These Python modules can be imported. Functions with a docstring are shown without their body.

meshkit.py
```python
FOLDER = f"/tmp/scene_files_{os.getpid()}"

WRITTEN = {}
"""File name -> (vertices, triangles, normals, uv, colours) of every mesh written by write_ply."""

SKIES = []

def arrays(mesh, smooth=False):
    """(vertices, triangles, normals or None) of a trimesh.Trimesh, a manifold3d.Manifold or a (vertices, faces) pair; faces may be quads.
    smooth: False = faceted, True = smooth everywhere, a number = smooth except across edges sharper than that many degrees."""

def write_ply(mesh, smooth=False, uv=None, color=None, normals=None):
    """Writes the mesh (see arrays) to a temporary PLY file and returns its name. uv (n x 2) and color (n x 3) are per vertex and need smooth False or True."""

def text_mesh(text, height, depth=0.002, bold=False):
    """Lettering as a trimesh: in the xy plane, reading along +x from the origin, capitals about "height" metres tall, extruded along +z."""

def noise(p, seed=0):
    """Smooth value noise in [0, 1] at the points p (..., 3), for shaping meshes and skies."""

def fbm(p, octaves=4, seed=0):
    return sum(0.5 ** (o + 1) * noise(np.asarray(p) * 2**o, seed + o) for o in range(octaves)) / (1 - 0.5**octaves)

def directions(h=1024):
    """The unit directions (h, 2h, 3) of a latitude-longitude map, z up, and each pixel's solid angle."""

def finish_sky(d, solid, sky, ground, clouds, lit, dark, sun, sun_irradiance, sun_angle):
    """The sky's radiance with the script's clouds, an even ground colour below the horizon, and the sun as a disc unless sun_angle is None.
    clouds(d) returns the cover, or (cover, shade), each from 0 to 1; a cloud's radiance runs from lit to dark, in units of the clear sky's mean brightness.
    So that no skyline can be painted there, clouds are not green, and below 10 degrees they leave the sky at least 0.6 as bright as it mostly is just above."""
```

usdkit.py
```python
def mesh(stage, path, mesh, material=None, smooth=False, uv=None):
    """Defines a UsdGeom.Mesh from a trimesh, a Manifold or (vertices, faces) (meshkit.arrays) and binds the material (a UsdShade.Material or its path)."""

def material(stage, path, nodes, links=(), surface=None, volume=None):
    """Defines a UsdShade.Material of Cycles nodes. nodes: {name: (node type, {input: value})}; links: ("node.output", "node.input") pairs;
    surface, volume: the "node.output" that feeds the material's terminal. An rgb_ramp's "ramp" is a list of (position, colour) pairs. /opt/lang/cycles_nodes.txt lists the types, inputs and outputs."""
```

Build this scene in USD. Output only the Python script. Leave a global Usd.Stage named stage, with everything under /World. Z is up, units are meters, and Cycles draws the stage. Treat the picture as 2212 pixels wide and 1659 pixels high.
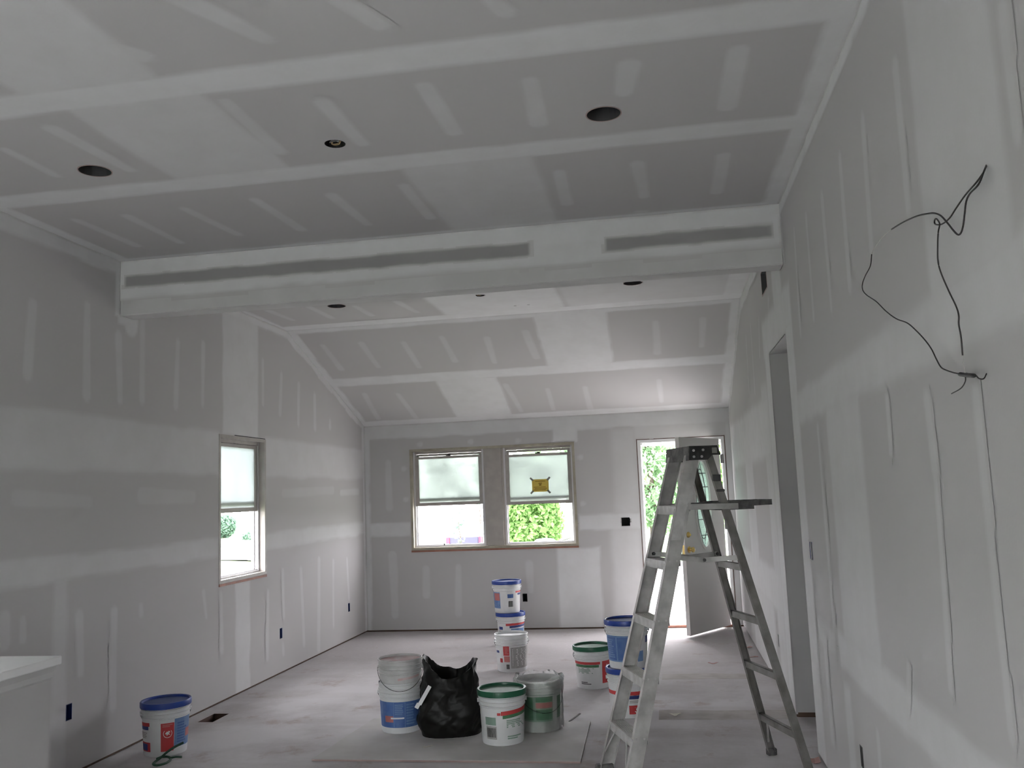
import math, random
import numpy as np
import trimesh
from shapely.geometry import Polygon, box as sbox, Point, LineString
from shapely.ops import unary_union
from shapely import affinity
import usdkit, meshkit
from pxr import Usd, UsdGeom, UsdLux, UsdShade, Gf, Sdf, Vt

random.seed(7)
RNG = np.random.default_rng(7)
stage = Usd.Stage.CreateInMemory()
UsdGeom.SetStageUpAxis(stage, UsdGeom.Tokens.z)
UsdGeom.SetStageMetersPerUnit(stage, 1.0)
UsdGeom.Xform.Define(stage, '/World')

# ---------------------------------------------------------------- camera, sky, exposure
HC = 1.5551                                   # eye height
YAW, PITCH, ROLL, FPX = -0.1623, 0.1228, -0.0393, 1923.47
def cam_basis(yaw, pitch, roll):
    f = np.array([math.sin(yaw)*math.cos(pitch), math.cos(yaw)*math.cos(pitch), math.sin(pitch)])
    r = np.array([math.cos(yaw), -math.sin(yaw), 0]); u = np.cross(r, f)
    c, s = math.cos(roll), math.sin(roll)
    return c*r+s*u, -s*r+c*u, f
_r, _u, _f = cam_basis(YAW, PITCH, ROLL)
cam = UsdGeom.Camera.Define(stage, '/World/camera')
cam.AddTransformOp().Set(Gf.Matrix4d(*[float(v) for v in (*_r, 0, *_u, 0, *(-_f), 0, 0, 0, HC, 1)]))
cam.CreateHorizontalApertureAttr(36.0)
cam.CreateVerticalApertureAttr(36.0*1659/2212)
cam.CreateFocalLengthAttr(FPX/2212*36.0)
cam.CreateClippingRangeAttr((0.05, 1000.0))
cam.CreateExposureAttr(0.25)
SKY = 4.2                                     # even overcast sky, blown out as in the photograph
dome = UsdLux.DomeLight.Define(stage, '/World/sky')
dome.CreateIntensityAttr(SKY)
dome.CreateColorAttr(Gf.Vec3f(1.0, 0.98, 1.03))

# ---------------------------------------------------------------- room measures (metres)
XL, XR, YF, YB = -3.553, 0.790, 10.386, -2.6
ZC, YS, ZH = 3.23, 8.13, 2.44                 # flat ceiling, where it starts to fall, height at the far wall
BY0, BY1, BZ = 5.407, 5.556, 2.853            # ceiling beam
OY0, OY1, OZ = 5.545, 6.41, 2.46              # opening in the right wall
SLEN = math.hypot(YF-YS, ZH-ZC)
W2 = (-2.985, -0.995, 0.922, 2.132)           # double window in the far wall: x0 x1 z0 z1
DR = (-0.265, 0.712, 0.0, 2.115)              # front door
W1 = (6.78, 7.65, 0.915, 2.135)               # window in the left wall: y0 y1 z0 z1

# ---------------------------------------------------------------- helpers
names = {}
def path_of(name, parent=None):
    base = str(parent.GetPath()) if parent is not None else '/World'
    k = (base, name); n = names.get(k, 0); names[k] = n+1
    return f'{base}/{name}' + (f'_{n:03d}' if n else '')
def tag(p, label=None, cat=None, group=None, kind=None):
    for k, v in (('label', label), ('category', cat), ('group', group), ('kind', kind)):
        if v: p.SetCustomDataByKey(k, v)
    return p
def thing(name, label, cat, loc=(0, 0, 0), rotz=0, group=None, kind=None):
    x = UsdGeom.Xform.Define(stage, path_of(name))
    x.AddTranslateOp().Set(Gf.Vec3d(*map(float, loc)))
    if rotz: x.AddRotateZOp().Set(math.degrees(rotz))
    return tag(x.GetPrim(), label, cat, group, kind)
def obj(name, mesh, mat, parent=None, smooth=False, label=None, attr=None, kind=None):
    if isinstance(mesh, (list, tuple)) and len(mesh) and isinstance(mesh[0], trimesh.Trimesh):
        mesh = trimesh.util.concatenate(list(mesh))
    m = usdkit.mesh(stage, path_of(name, parent), mesh, mat, smooth=smooth)
    if attr is not None:
        UsdGeom.PrimvarsAPI(m).CreatePrimvar('mud', Sdf.ValueTypeNames.FloatArray, 'vertex').Set(Vt.FloatArray.FromNumpy(np.asarray(attr, np.float32)))
    return tag(m.GetPrim(), label, kind=kind)
def bx(x0, x1, y0, y1, z0, z1):
    m = trimesh.creation.box([abs(x1-x0), abs(y1-y0), abs(z1-z0)])
    m.apply_translation([(x0+x1)/2, (y0+y1)/2, (z0+z1)/2]); return m
def bevbox(x0, x1, y0, y1, z0, z1, b=0.004):
    pts = []
    for sx in (0, 1):
        for sy in (0, 1):
            for sz in (0, 1):
                p = np.array([x1 if sx else x0, y1 if sy else y0, z1 if sz else z0], float)
                d = np.array([-b if sx else b, -b if sy else b, -b if sz else b])
                for k in range(3):
                    q = p.copy()
                    for j in range(3):
                        if j != k: q[j] += d[j]
                    pts.append(q)
    return trimesh.convex.convex_hull(np.array(pts))
def lathe(profile, n=48):
    return trimesh.creation.revolve(np.array(profile, float), sections=n)
def cyl(a, b, r, n=12):
    return trimesh.creation.cylinder(radius=r, segment=[a, b], sections=n)
def smooth_path(pts, n=6):
    p = np.asarray(pts, float)
    if len(p) < 3: return p
    q = np.vstack([2*p[0]-p[1], p, 2*p[-1]-p[-2]]); out = []
    for i in range(1, len(q)-2):
        for t in np.linspace(0, 1, n, endpoint=False):
            a, b, c, d = q[i-1], q[i], q[i+1], q[i+2]
            out.append(0.5*((2*b)+(-a+c)*t+(2*a-5*b+4*c-d)*t*t+(-a+3*b-3*c+d)*t**3))
    out.append(p[-1]); return np.array(out)
def tube(pts, r, sides=8, sm=6):
    p = smooth_path(pts, sm) if sm else np.asarray(pts, float)
    t = np.gradient(p, axis=0); t /= np.linalg.norm(t, axis=1, keepdims=True)+1e-12
    a = np.cross(t, np.where(np.abs(t[:, 2:]) < 0.9, [0, 0, 1.0], [1.0, 0, 0])); a /= np.linalg.norm(a, axis=1, keepdims=True)+1e-12
    b = np.cross(t, a); ang = np.arange(sides)*2*np.pi/sides
    rr = np.broadcast_to(r, (len(p),))
    v = (p[:, None]+rr[:, None, None]*(np.cos(ang)[None, :, None]*a[:, None]+np.sin(ang)[None, :, None]*b[:, None])).reshape(-1, 3)
    i, j = np.meshgrid(np.arange(len(p)-1), np.arange(sides), indexing='ij')
    q = np.stack([i*sides+j, i*sides+(j+1) % sides, (i+1)*sides+(j+1) % sides, (i+1)*sides+j], -1).reshape(-1, 4)
    f = np.vstack([q[:, [0, 1, 2]], q[:, [0, 2, 3]]])
    v = np.vstack([v, p[0], p[-1]]); n0, n1 = len(v)-2, len(v)-1; m = (len(p)-1)*sides
    cap = [[n0, (k+1) % sides, k] for k in range(sides)]+[[n1, m+k, m+(k+1) % sides] for k in range(sides)]
    return trimesh.Trimesh(v, np.vstack([f, cap]), process=False)
def prism(poly, h):                            # polygon in xy extruded along z
    return trimesh.creation.extrude_polygon(poly, h, engine='earcut')
def place(m, o, eu, ev, en):
    T = np.eye(4); T[:3, 0], T[:3, 1], T[:3, 2], T[:3, 3] = eu, ev, en, o
    m = m.copy(); m.apply_transform(T)
    if np.linalg.det(T[:3, :3]) < 0 and m.volume < 0: m.invert()
    return m

# ---------------------------------------------------------------- materials
LK = '/World/Looks'
def plain(name, col, rough=0.6, metal=0.0, var=0.0, scale=8.0, bump=0.0, bscale=60.0, col2=None, **kw):
    nodes = {'p': ('principled_bsdf', {'base_color': col, 'roughness': rough, 'metallic': metal, **kw})}
    links = []
    if var or col2 or bump:
        nodes['tc'] = ('texture_coordinate', {})
    if var or col2:
        c2 = col2 or tuple(max(0, c*(1-var)) for c in col)
        nodes['n'] = ('noise_texture', {'scale': scale, 'detail': 4.0})
        nodes['mr'] = ('map_range', {'from_min': 0.35, 'from_max': 0.65, 'clamp': True})
        nodes['mx'] = ('mix', {'color1': col, 'color2': c2})
        links += [('tc.object', 'n.vector'), ('n.fac', 'mr.value'), ('mr.result', 'mx.fac'), ('mx.color', 'p.base_color')]
    if bump:
        nodes['n2'] = ('noise_texture', {'scale': bscale, 'detail': 3.0})
        nodes['b'] = ('bump', {'strength': bump, 'distance': 0.003})
        links += [('tc.object', 'n2.vector'), ('n2.fac', 'b.height'), ('b.normal', 'p.normal')]
    return usdkit.material(stage, f'{LK}/{name}', nodes, links, surface='p.BSDF')
M = {}
PAPER, PAPER2 = (0.498, 0.488, 0.485), (0.528, 0.518, 0.515)
MUD, MUD2 = (0.70, 0.70, 0.705), (0.65, 0.648, 0.648)
M['drywall'] = usdkit.material(stage, f'{LK}/drywall', {
    'g': ('geometry', {}), 'a': ('attribute', {'attribute': 'mud'}),
    'n1': ('noise_texture', {'scale': 1.7, 'detail': 4.0}), 'n2': ('noise_texture', {'scale': 5.0, 'detail': 5.0, 'roughness': 0.6}),
    'n3': ('noise_texture', {'scale': 90.0, 'detail': 2.0}),
    'r2': ('map_range', {'from_min': 0.35, 'from_max': 0.7, 'clamp': True}),
    'cp': ('mix', {'color1': PAPER, 'color2': PAPER2}), 'cm': ('mix', {'color1': MUD, 'color2': MUD2}),
    'c': ('mix', {}), 'b': ('bump', {'strength': 0.12, 'distance': 0.002}), 'p': ('principled_bsdf', {'roughness': 0.9, 'specular_ior_level': 0.2})},
    [('g.position', 'n1.vector'), ('g.position', 'n2.vector'), ('g.position', 'n3.vector'), ('n1.fac', 'cp.fac'), ('n2.fac', 'r2.value'), ('r2.result', 'cm.fac'),
     ('a.fac', 'c.fac'), ('cp.color', 'c.color1'), ('cm.color', 'c.color2'), ('c.color', 'p.base_color'), ('n3.fac', 'b.height'), ('b.normal', 'p.normal')], surface='p.BSDF')
M['mud'] = plain('mud', MUD, 0.9, col2=MUD2, scale=4, bump=0.1, specular_ior_level=0.2)
M['mud_dull'] = plain('mud_dull', (0.58, 0.575, 0.57), 0.9, col2=(0.53, 0.525, 0.52), scale=4, specular_ior_level=0.2)
M['paper'] = plain('paper', PAPER, 0.9, col2=PAPER2, scale=2, specular_ior_level=0.2)
M['sheathing'] = plain('sheathing', (0.12, 0.075, 0.05), 0.8, col2=(0.08, 0.05, 0.035), scale=6)
M['floor'] = usdkit.material(stage, f'{LK}/floor', {
    'g': ('geometry', {}), 'm': ('mapping', {'scale': (1.0, 1.0, 1.0)}), 'ms': ('mapping', {'scale': (0.35, 2.6, 1.0)}),
    'n1': ('noise_texture', {'scale': 1.3, 'detail': 6.0, 'roughness': 0.62}), 'n2': ('noise_texture', {'scale': 1.0, 'detail': 3.0, 'roughness': 0.5}),
    'n3': ('noise_texture', {'scale': 28.0, 'detail': 5.0, 'roughness': 0.7}), 'n4': ('noise_texture', {'scale': 2.3, 'detail': 6.0, 'roughness': 0.7}),
    'r1': ('map_range', {'from_min': 0.45, 'from_max': 0.66, 'to_max': 0.75, 'clamp': True}), 'r2': ('map_range', {'from_min': 0.55, 'from_max': 0.68, 'to_max': 0.28, 'clamp': True}),
    'r3': ('map_range', {'from_min': 0.55, 'from_max': 0.8, 'to_max': 0.5, 'clamp': True}), 'r4': ('map_range', {'from_min': 0.585, 'from_max': 0.68, 'to_max': 0.5, 'clamp': True}),
    'sx': ('separate_xyz', {}), 'na': ('math', {'math_type': 'multiply_add', 'value2': 2.6, 'value3': -1.3}), 'ya': ('math', {'math_type': 'add'}), 'ry': ('map_range', {'from_min': 6.6, 'from_max': 8.8, 'clamp': True}),  # dust tone graded along the room; mid-room light put into the colour
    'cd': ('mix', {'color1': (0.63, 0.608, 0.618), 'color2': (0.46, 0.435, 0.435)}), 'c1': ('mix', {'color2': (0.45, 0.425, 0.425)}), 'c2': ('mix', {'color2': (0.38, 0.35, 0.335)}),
    'c3': ('mix', {'color2': (0.66, 0.645, 0.645)}), 'c4': ('mix', {'color2': (0.36, 0.265, 0.23)}),
    'b': ('bump', {'strength': 0.25, 'distance': 0.003}), 'p': ('principled_bsdf', {'roughness': 0.95, 'specular_ior_level': 0.04})},
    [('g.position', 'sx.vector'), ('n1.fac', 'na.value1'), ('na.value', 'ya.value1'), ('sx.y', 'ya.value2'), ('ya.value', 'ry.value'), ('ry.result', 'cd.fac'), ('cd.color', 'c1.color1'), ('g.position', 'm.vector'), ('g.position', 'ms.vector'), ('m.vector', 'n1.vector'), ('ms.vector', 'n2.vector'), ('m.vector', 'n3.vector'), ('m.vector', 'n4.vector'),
     ('n1.fac', 'r1.value'), ('n2.fac', 'r2.value'), ('n3.fac', 'r3.value'), ('n4.fac', 'r4.value'), ('r1.result', 'c1.fac'), ('c1.color', 'c2.color1'), ('r2.result', 'c2.fac'),
     ('c2.color', 'c3.color1'), ('r3.result', 'c3.fac'), ('c3.color', 'c4.color1'), ('r4.result', 'c4.fac'), ('c4.color', 'p.base_color'), ('n3.fac', 'b.height'), ('b.normal', 'p.normal')], surface='p.BSDF')
M['khaki'] = plain('window_wood', (0.42, 0.385, 0.30), 0.6, col2=(0.33, 0.30, 0.235), scale=9)
M['taupe'] = plain('dusty_vinyl', (0.40, 0.37, 0.34), 0.5, var=0.12, scale=10)
M['vinyl'] = plain('white_vinyl', (0.62, 0.61, 0.62), 0.4, var=0.08)
M['redwood'] = plain('red_wood', (0.36, 0.16, 0.11), 0.6, var=0.3, scale=12)
M['doorwhite'] = plain('door_paint', (0.62, 0.60, 0.585), 0.45)
M['jambwhite'] = plain('jamb_paint', (0.78, 0.78, 0.78), 0.5)
M['gapdark'] = plain('gap_shadow_wood', (0.17, 0.13, 0.115), 0.9)
M['bare'] = usdkit.material(stage, f'{LK}/bare_board', {'a': ('attribute', {'attribute': 'mud'}), 'c': ('mix', {'color1': (0.315, 0.31, 0.305), 'color2': (0.58, 0.575, 0.57)}), 'p': ('principled_bsdf', {'roughness': 0.9, 'specular_ior_level': 0.2})},
    [('a.fac', 'c.fac'), ('c.color', 'p.base_color')], surface='p.BSDF')
M['floordark'] = plain('darker_floor', (0.43, 0.40, 0.375), 0.95, col2=(0.52, 0.495, 0.48), scale=7, specular_ior_level=0.04)
M['ventred'] = plain('vent_inside', (0.085, 0.045, 0.035), 0.8)
M['brass'] = plain('brass', (0.75, 0.55, 0.2), 0.25, 1.0)
M['dark'] = plain('dark_inside', (0.012, 0.012, 0.012), 0.8)
M['steel'] = plain('dark_steel', (0.10, 0.10, 0.10), 0.5, 0.6)
M['bluebox'] = plain('blue_box', (0.012, 0.03, 0.12), 0.5)
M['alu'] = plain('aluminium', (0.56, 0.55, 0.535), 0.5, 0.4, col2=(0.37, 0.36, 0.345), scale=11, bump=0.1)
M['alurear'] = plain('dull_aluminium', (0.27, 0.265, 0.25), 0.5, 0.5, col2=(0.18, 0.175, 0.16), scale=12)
M['aludust'] = plain('dusty_aluminium', (0.60, 0.59, 0.58), 0.6, 0.25, col2=(0.46, 0.45, 0.44), scale=18)
M['black'] = plain('black_plastic', (0.012, 0.012, 0.012), 0.5, col2=(0.03, 0.03, 0.03), scale=22)
M['capgrey'] = plain('dusty_black_plastic', (0.05, 0.05, 0.05), 0.6, col2=(0.16, 0.155, 0.15), scale=20)
M['bag'] = plain('black_bag', (0.004, 0.004, 0.004), 0.5, bump=0.4, bscale=25, specular_ior_level=0.3)
M['white'] = plain('white_plastic', (0.72, 0.725, 0.73), 0.35, var=0.1, scale=6)
M['whitedusty'] = plain('dusty_white_plastic', (0.64, 0.635, 0.63), 0.5, col2=(0.50, 0.49, 0.48), scale=7)
M['blue'] = plain('blue_lid', (0.016, 0.055, 0.30), 0.35, var=0.15)
M['bluedust'] = plain('dusty_blue_lid', (0.10, 0.13, 0.26), 0.6, col2=(0.05, 0.085, 0.26), scale=9)
M['green'] = plain('green_lid', (0.012, 0.11, 0.055), 0.35, var=0.15)
M['greendust'] = plain('dusty_green_lid', (0.06, 0.16, 0.095), 0.5, col2=(0.035, 0.13, 0.07), scale=9)
M['l_red'] = plain('print_red', (0.52, 0.045, 0.05), 0.5)
M['l_red2'] = plain('print_pale_red', (0.50, 0.17, 0.16), 0.5)
M['l_blue'] = plain('print_blue', (0.06, 0.13, 0.36), 0.5, col2=(0.09, 0.17, 0.38), scale=25)
M['l_navy'] = plain('print_navy', (0.03, 0.05, 0.20), 0.5)
M['l_sky'] = plain('print_light_blue', (0.17, 0.27, 0.46), 0.5, col2=(0.12, 0.22, 0.44), scale=25)
M['l_green'] = plain('print_green', (0.05, 0.17, 0.08), 0.5, col2=(0.08, 0.22, 0.11), scale=30)
M['l_sage'] = plain('print_pale_green', (0.24, 0.35, 0.28), 0.5)
M['l_grey'] = plain('print_grey', (0.36, 0.35, 0.34), 0.6, col2=(0.42, 0.41, 0.40), scale=30)
M['l_dark'] = plain('print_dark', (0.08, 0.08, 0.08), 0.5)
M['l_white'] = plain('print_white', (0.72, 0.72, 0.72), 0.5)
M['pinkmud'] = plain('pink_residue', (0.62, 0.42, 0.42), 0.6, col2=(0.70, 0.62, 0.62), scale=14)
M['wire'] = plain('cable_sheath', (0.035, 0.03, 0.03), 0.5, var=0.2)
M['wirewhite'] = plain('bare_conductor', (0.50, 0.49, 0.46), 0.5)
M['cord'] = plain('green_cord', (0.02, 0.07, 0.04), 0.6)
M['board'] = plain('board_face', (0.50, 0.485, 0.47), 0.9, col2=(0.57, 0.555, 0.545), scale=5)
M['gyp'] = plain('board_edge', (0.40, 0.30, 0.28), 0.9, var=0.2)
M['sign'] = usdkit.material(stage, f'{LK}/yellow_paper', {'d': ('diffuse_bsdf', {'color': (0.70, 0.57, 0.18)}), 't': ('translucent_bsdf', {'color': (0.72, 0.58, 0.20)}), 'm': ('mix_closure', {'fac': 0.5})}, [('d.BSDF', 'm.closure1'), ('t.BSDF', 'm.closure2')], surface='m.closure')
M['signink'] = plain('sign_ink', (0.22, 0.14, 0.02), 0.8)
M['tape'] = plain('grey_tape', (0.22, 0.22, 0.20), 0.7)
M['paperscrap'] = plain('paper_scrap', (0.66, 0.64, 0.55), 0.9)
M['redscrap'] = plain('red_scrap', (0.42, 0.25, 0.22), 0.9)
M['wood'] = plain('lumber', (0.40, 0.29, 0.15), 0.8, var=0.4, scale=20)
def pane(name, amount, col, tint=(0.95, 0.98, 0.96), rough=0.02):
    return usdkit.material(stage, f'{LK}/{name}', {
        'tc': ('texture_coordinate', {}), 'n': ('noise_texture', {'scale': 3.0, 'detail': 4.0}), 'mr': ('map_range', {'from_min': 0.3, 'from_max': 0.7, 'to_min': amount-0.08, 'to_max': amount+0.08, 'clamp': True}),
        't': ('transparent_bsdf', {'color': tint}), 'tl': ('translucent_bsdf', {'color': col}), 'gl': ('glossy_bsdf', {'color': (1, 1, 1), 'roughness': rough}), 'fr': ('fresnel', {'IOR': 1.45}),
        'm1': ('mix_closure', {}), 'm2': ('mix_closure', {})},
        [('tc.object', 'n.vector'), ('n.fac', 'mr.value'), ('mr.result', 'm1.fac'), ('t.BSDF', 'm1.closure1'), ('tl.BSDF', 'm1.closure2'),
         ('fr.fac', 'm2.fac'), ('m1.closure', 'm2.closure1'), ('gl.BSDF', 'm2.closure2')], surface='m2.closure')
M['pane_dusty'] = pane('dusty_glass', 0.82, (0.40, 0.425, 0.412), rough=0.35)
M['pane_left'] = pane('dusty_glass_left', 0.80, (0.60, 0.625, 0.645), rough=0.35)
M['film'] = pane('plastic_film', 0.2, (0.75, 0.75, 0.75), rough=0.2)
M['pane_clear'] = pane('clear_glass', 0.09, (0.5, 0.5, 0.5))
M['pane_door'] = pane('leaded_glass', 0.5, (0.50, 0.62, 0.56), tint=(0.88, 1.0, 0.94))
def leafmat(name, a, b):
    return usdkit.material(stage, f'{LK}/{name}', {
        'g': ('geometry', {}), 'mx': ('mix', {'color1': a, 'color2': b}), 'd': ('diffuse_bsdf', {}), 't': ('translucent_bsdf', {}), 'm': ('mix_closure', {'fac': 0.45})},
        [('g.random_per_island', 'mx.fac'), ('mx.color', 'd.color'), ('mx.color', 't.color'), ('d.BSDF', 'm.closure1'), ('t.BSDF', 'm.closure2')], surface='m.closure')
M['leaf1'] = leafmat('leaves_bright', (0.25, 0.41, 0.15), (0.50, 0.67, 0.33))
M['leaf2'] = leafmat('leaves_mid', (0.29, 0.43, 0.26), (0.56, 0.70, 0.49))
M['leaf3'] = leafmat('leaves_pale', (0.36, 0.48, 0.40), (0.62, 0.72, 0.60))
M['leaf4'] = leafmat('leaves_grey_green', (0.17, 0.27, 0.20), (0.30, 0.42, 0.33))
M['bark'] = plain('bark', (0.14, 0.11, 0.09), 0.9, var=0.3)
M['lawn'] = plain('lawn', (0.12, 0.17, 0.075), 0.9, col2=(0.155, 0.20, 0.105), scale=1.2)
M['concrete'] = plain('concrete', (0.68, 0.67, 0.65), 0.9, var=0.06)
M['truck'] = plain('truck_paint', (0.035, 0.035, 0.07), 0.3)
M['truckglass'] = plain('truck_glass', (0.02, 0.03, 0.04), 0.1)
M['lamp_red'] = plain('tail_lamp', (0.6, 0.02, 0.05), 0.2)
M['chrome'] = plain('chrome', (0.75, 0.75, 0.78), 0.2, 0.9)
M['rubber'] = plain('rubber', (0.02, 0.02, 0.02), 0.8)
M['siding'] = plain('white_siding', (0.82, 0.82, 0.82), 0.7)
M['roof'] = plain('grey_roof', (0.075, 0.065, 0.06), 0.9, var=0.2)
M['tarp'] = plain('pale_blue_tarp', (0.10, 0.11, 0.24), 0.6, col2=(0.19, 0.20, 0.25), scale=2)

# ---------------------------------------------------------------- drywall surfaces
def sstep(x):
    x = np.clip(x, 0, 1); return x*x*(3-2*x)
class Surface:
    """A plane of drywall: boards 12.7 mm thick behind it, joint compound bands and stripes lying on it."""
    def __init__(self, root, o, eu, ev, en, outline, holes=(), seed=0):
        self.root, self.o, self.eu, self.ev, self.en = root, np.array(o, float), np.array(eu, float), np.array(ev, float), np.array(en, float)
        self.outline = outline
        self.holes = unary_union(list(holes)) if holes else Polygon()
        self.items, self.seed = [], seed
    def at(self, u, v, h=0.0):
        u, v = np.asarray(u, float), np.asarray(v, float)
        return self.o+u[..., None]*self.eu+v[..., None]*self.ev+np.asarray(h)[..., None]*self.en
    def mesh(self, poly, h0, h1):
        geoms = [g for g in getattr(poly, 'geoms', [poly]) if g.geom_type == 'Polygon' and g.area > 1e-6]
        return trimesh.util.concatenate([place(prism(g, h1-h0), self.o+h0*self.en, self.eu, self.ev, self.en) for g in geoms])
    def board(self, u0, v0, u1, v1, name='drywall_panel'):
        g = 0.0015
        p = sbox(u0+g, v0+g, u1-g, v1-g).intersection(self.outline).difference(self.holes)
        if p.area > 0.01: obj(name, self.mesh(p, -0.0127, 0), M['drywall'], self.root)
    def backing(self, thick=0.11, grow=0.0):
        p = self.outline.buffer(grow, join_style=2).difference(self.holes)
        obj('framing', self.mesh(p, -0.013-thick, -0.013), M['sheathing'], self.root)
    def band(self, u0, v0, u1, v1, soft=0.03, s=1.0): self.items.append(('rect', (u0, v0, u1, v1), soft, s))
    def stripe(self, u0, v0, u1, v1, w, s=0.6, soft=None): self.items.append(('seg', (u0, v0, u1, v1, w), soft or min(0.025, w*0.38), s))
    def one(self, it, u, v, k):
        kind, a, soft, s = it
        nz = meshkit.fbm(np.stack([u*4.5, v*4.5, np.full_like(u, self.seed*7.3)], -1), 3)-0.5
        if kind == 'rect':
            d = np.minimum(np.minimum(u-a[0], a[2]-u), np.minimum(v-a[1], a[3]-v))
            return s*sstep((d+nz*0.045)/soft+0.5)
        u0, v0, u1, v1, w = a
        L = math.hypot(u1-u0, v1-v0)+1e-9; du, dv = (u1-u0)/L, (v1-v0)/L
        t = (u-u0)*du+(v-v0)*dv; c = -(u-u0)*dv+(v-v0)*du
        bend = 0.012*np.sin(t*2.3+k*1.7)
        wl = w*(0.86+0.28*math.sin(k*2.1)*np.clip(t/L-0.5, -0.5, 0.5)+0.25*nz)
        dd = np.hypot(c-bend, np.maximum(0, np.maximum(-t, t-L)+w*0.25))
        fade = 0.8+0.4*nz
        return s*fade*sstep((wl/2-dd)/soft+0.5)
    def mud(self, u, v):
        out = np.zeros_like(u)
        for k, it in enumerate(self.items):
            a = it[1]; m = 0.15+(a[4] if it[0] == 'seg' else 0)
            sel = (u > min(a[0], a[2])-m) & (u < max(a[0], a[2])+m) & (v > min(a[1], a[3])-m) & (v < max(a[1], a[3])+m)
            if sel.any(): out[sel] = np.maximum(out[sel], self.one(it, u[sel], v[sel], k))
        return np.clip(out, 0, 1)
    def finish(self, names=('joint_compound_band', 'joint_compound_stripe')):
        bu0, bv0, bu1, bv1 = self.outline.bounds
        for k, it in enumerate(self.items):
            a = it[1]
            if it[0] == 'rect':
                m = it[2]/2+0.025; res = 0.02
                us = np.linspace(max(bu0, a[0]-m), min(bu1, a[2]+m), max(3, int((a[2]-a[0]+2*m)/res)))
                vs = np.linspace(max(bv0, a[1]-m), min(bv1, a[3]+m), max(3, int((a[3]-a[1]+2*m)/res)))
                U, V = np.meshgrid(us, vs, indexing='ij')
            else:
                L = math.hypot(a[2]-a[0], a[3]-a[1])+1e-9; m = a[4]*0.6+0.03; res = 0.012
                ts = np.linspace(-m, L+m, max(4, int((L+2*m)/0.02))); cs = np.linspace(-m, m, max(6, int(2*m/res)))
                T, C = np.meshgrid(ts, cs, indexing='ij'); du, dv = (a[2]-a[0])/L, (a[3]-a[1])/L
                U, V = a[0]+T*du-C*dv, a[1]+T*dv+C*du
                U, V = np.clip(U, bu0, bu1), np.clip(V, bv0, bv1)
            mk = self.mud(U, V)
            own = np.clip(self.one(it, U, V, k), 0, 1)
            H = 0.0004+0.00009*(k % 24)+(0.0008 if it[0] == 'rect' else 0.0006)*own
            n0, n1 = U.shape
            idx = np.arange(n0*n1).reshape(n0, n1)
            q = np.stack([idx[:-1, :-1], idx[1:, :-1], idx[1:, 1:], idx[:-1, 1:]], -1).reshape(-1, 4)
            from shapely import contains_xy
            cu, cv = U.ravel()[q].mean(1), V.ravel()[q].mean(1)
            keep = contains_xy(self.outline.buffer(0.004), cu, cv)
            if not self.holes.is_empty: keep &= ~contains_xy(self.holes.buffer(0.004), cu, cv)
            keep &= own.ravel()[q].max(1) > 0.002
            q = q[keep]
            if not len(q): continue
            used, inv = np.unique(q, return_inverse=True); q = inv.reshape(-1, 4)
            P = self.at(U.ravel()[used], V.ravel()[used], H.ravel()[used])
            if np.dot(np.cross(self.eu, self.ev), self.en) < 0: q = q[:, ::-1]
            f = np.vstack([q[:, [0, 1, 2]], q[:, [0, 2, 3]]])
            obj(names[it[0] == 'seg'], trimesh.Trimesh(P, f, process=False), M['drywall'], self.root, smooth=True, attr=mk.ravel()[used])

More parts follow.
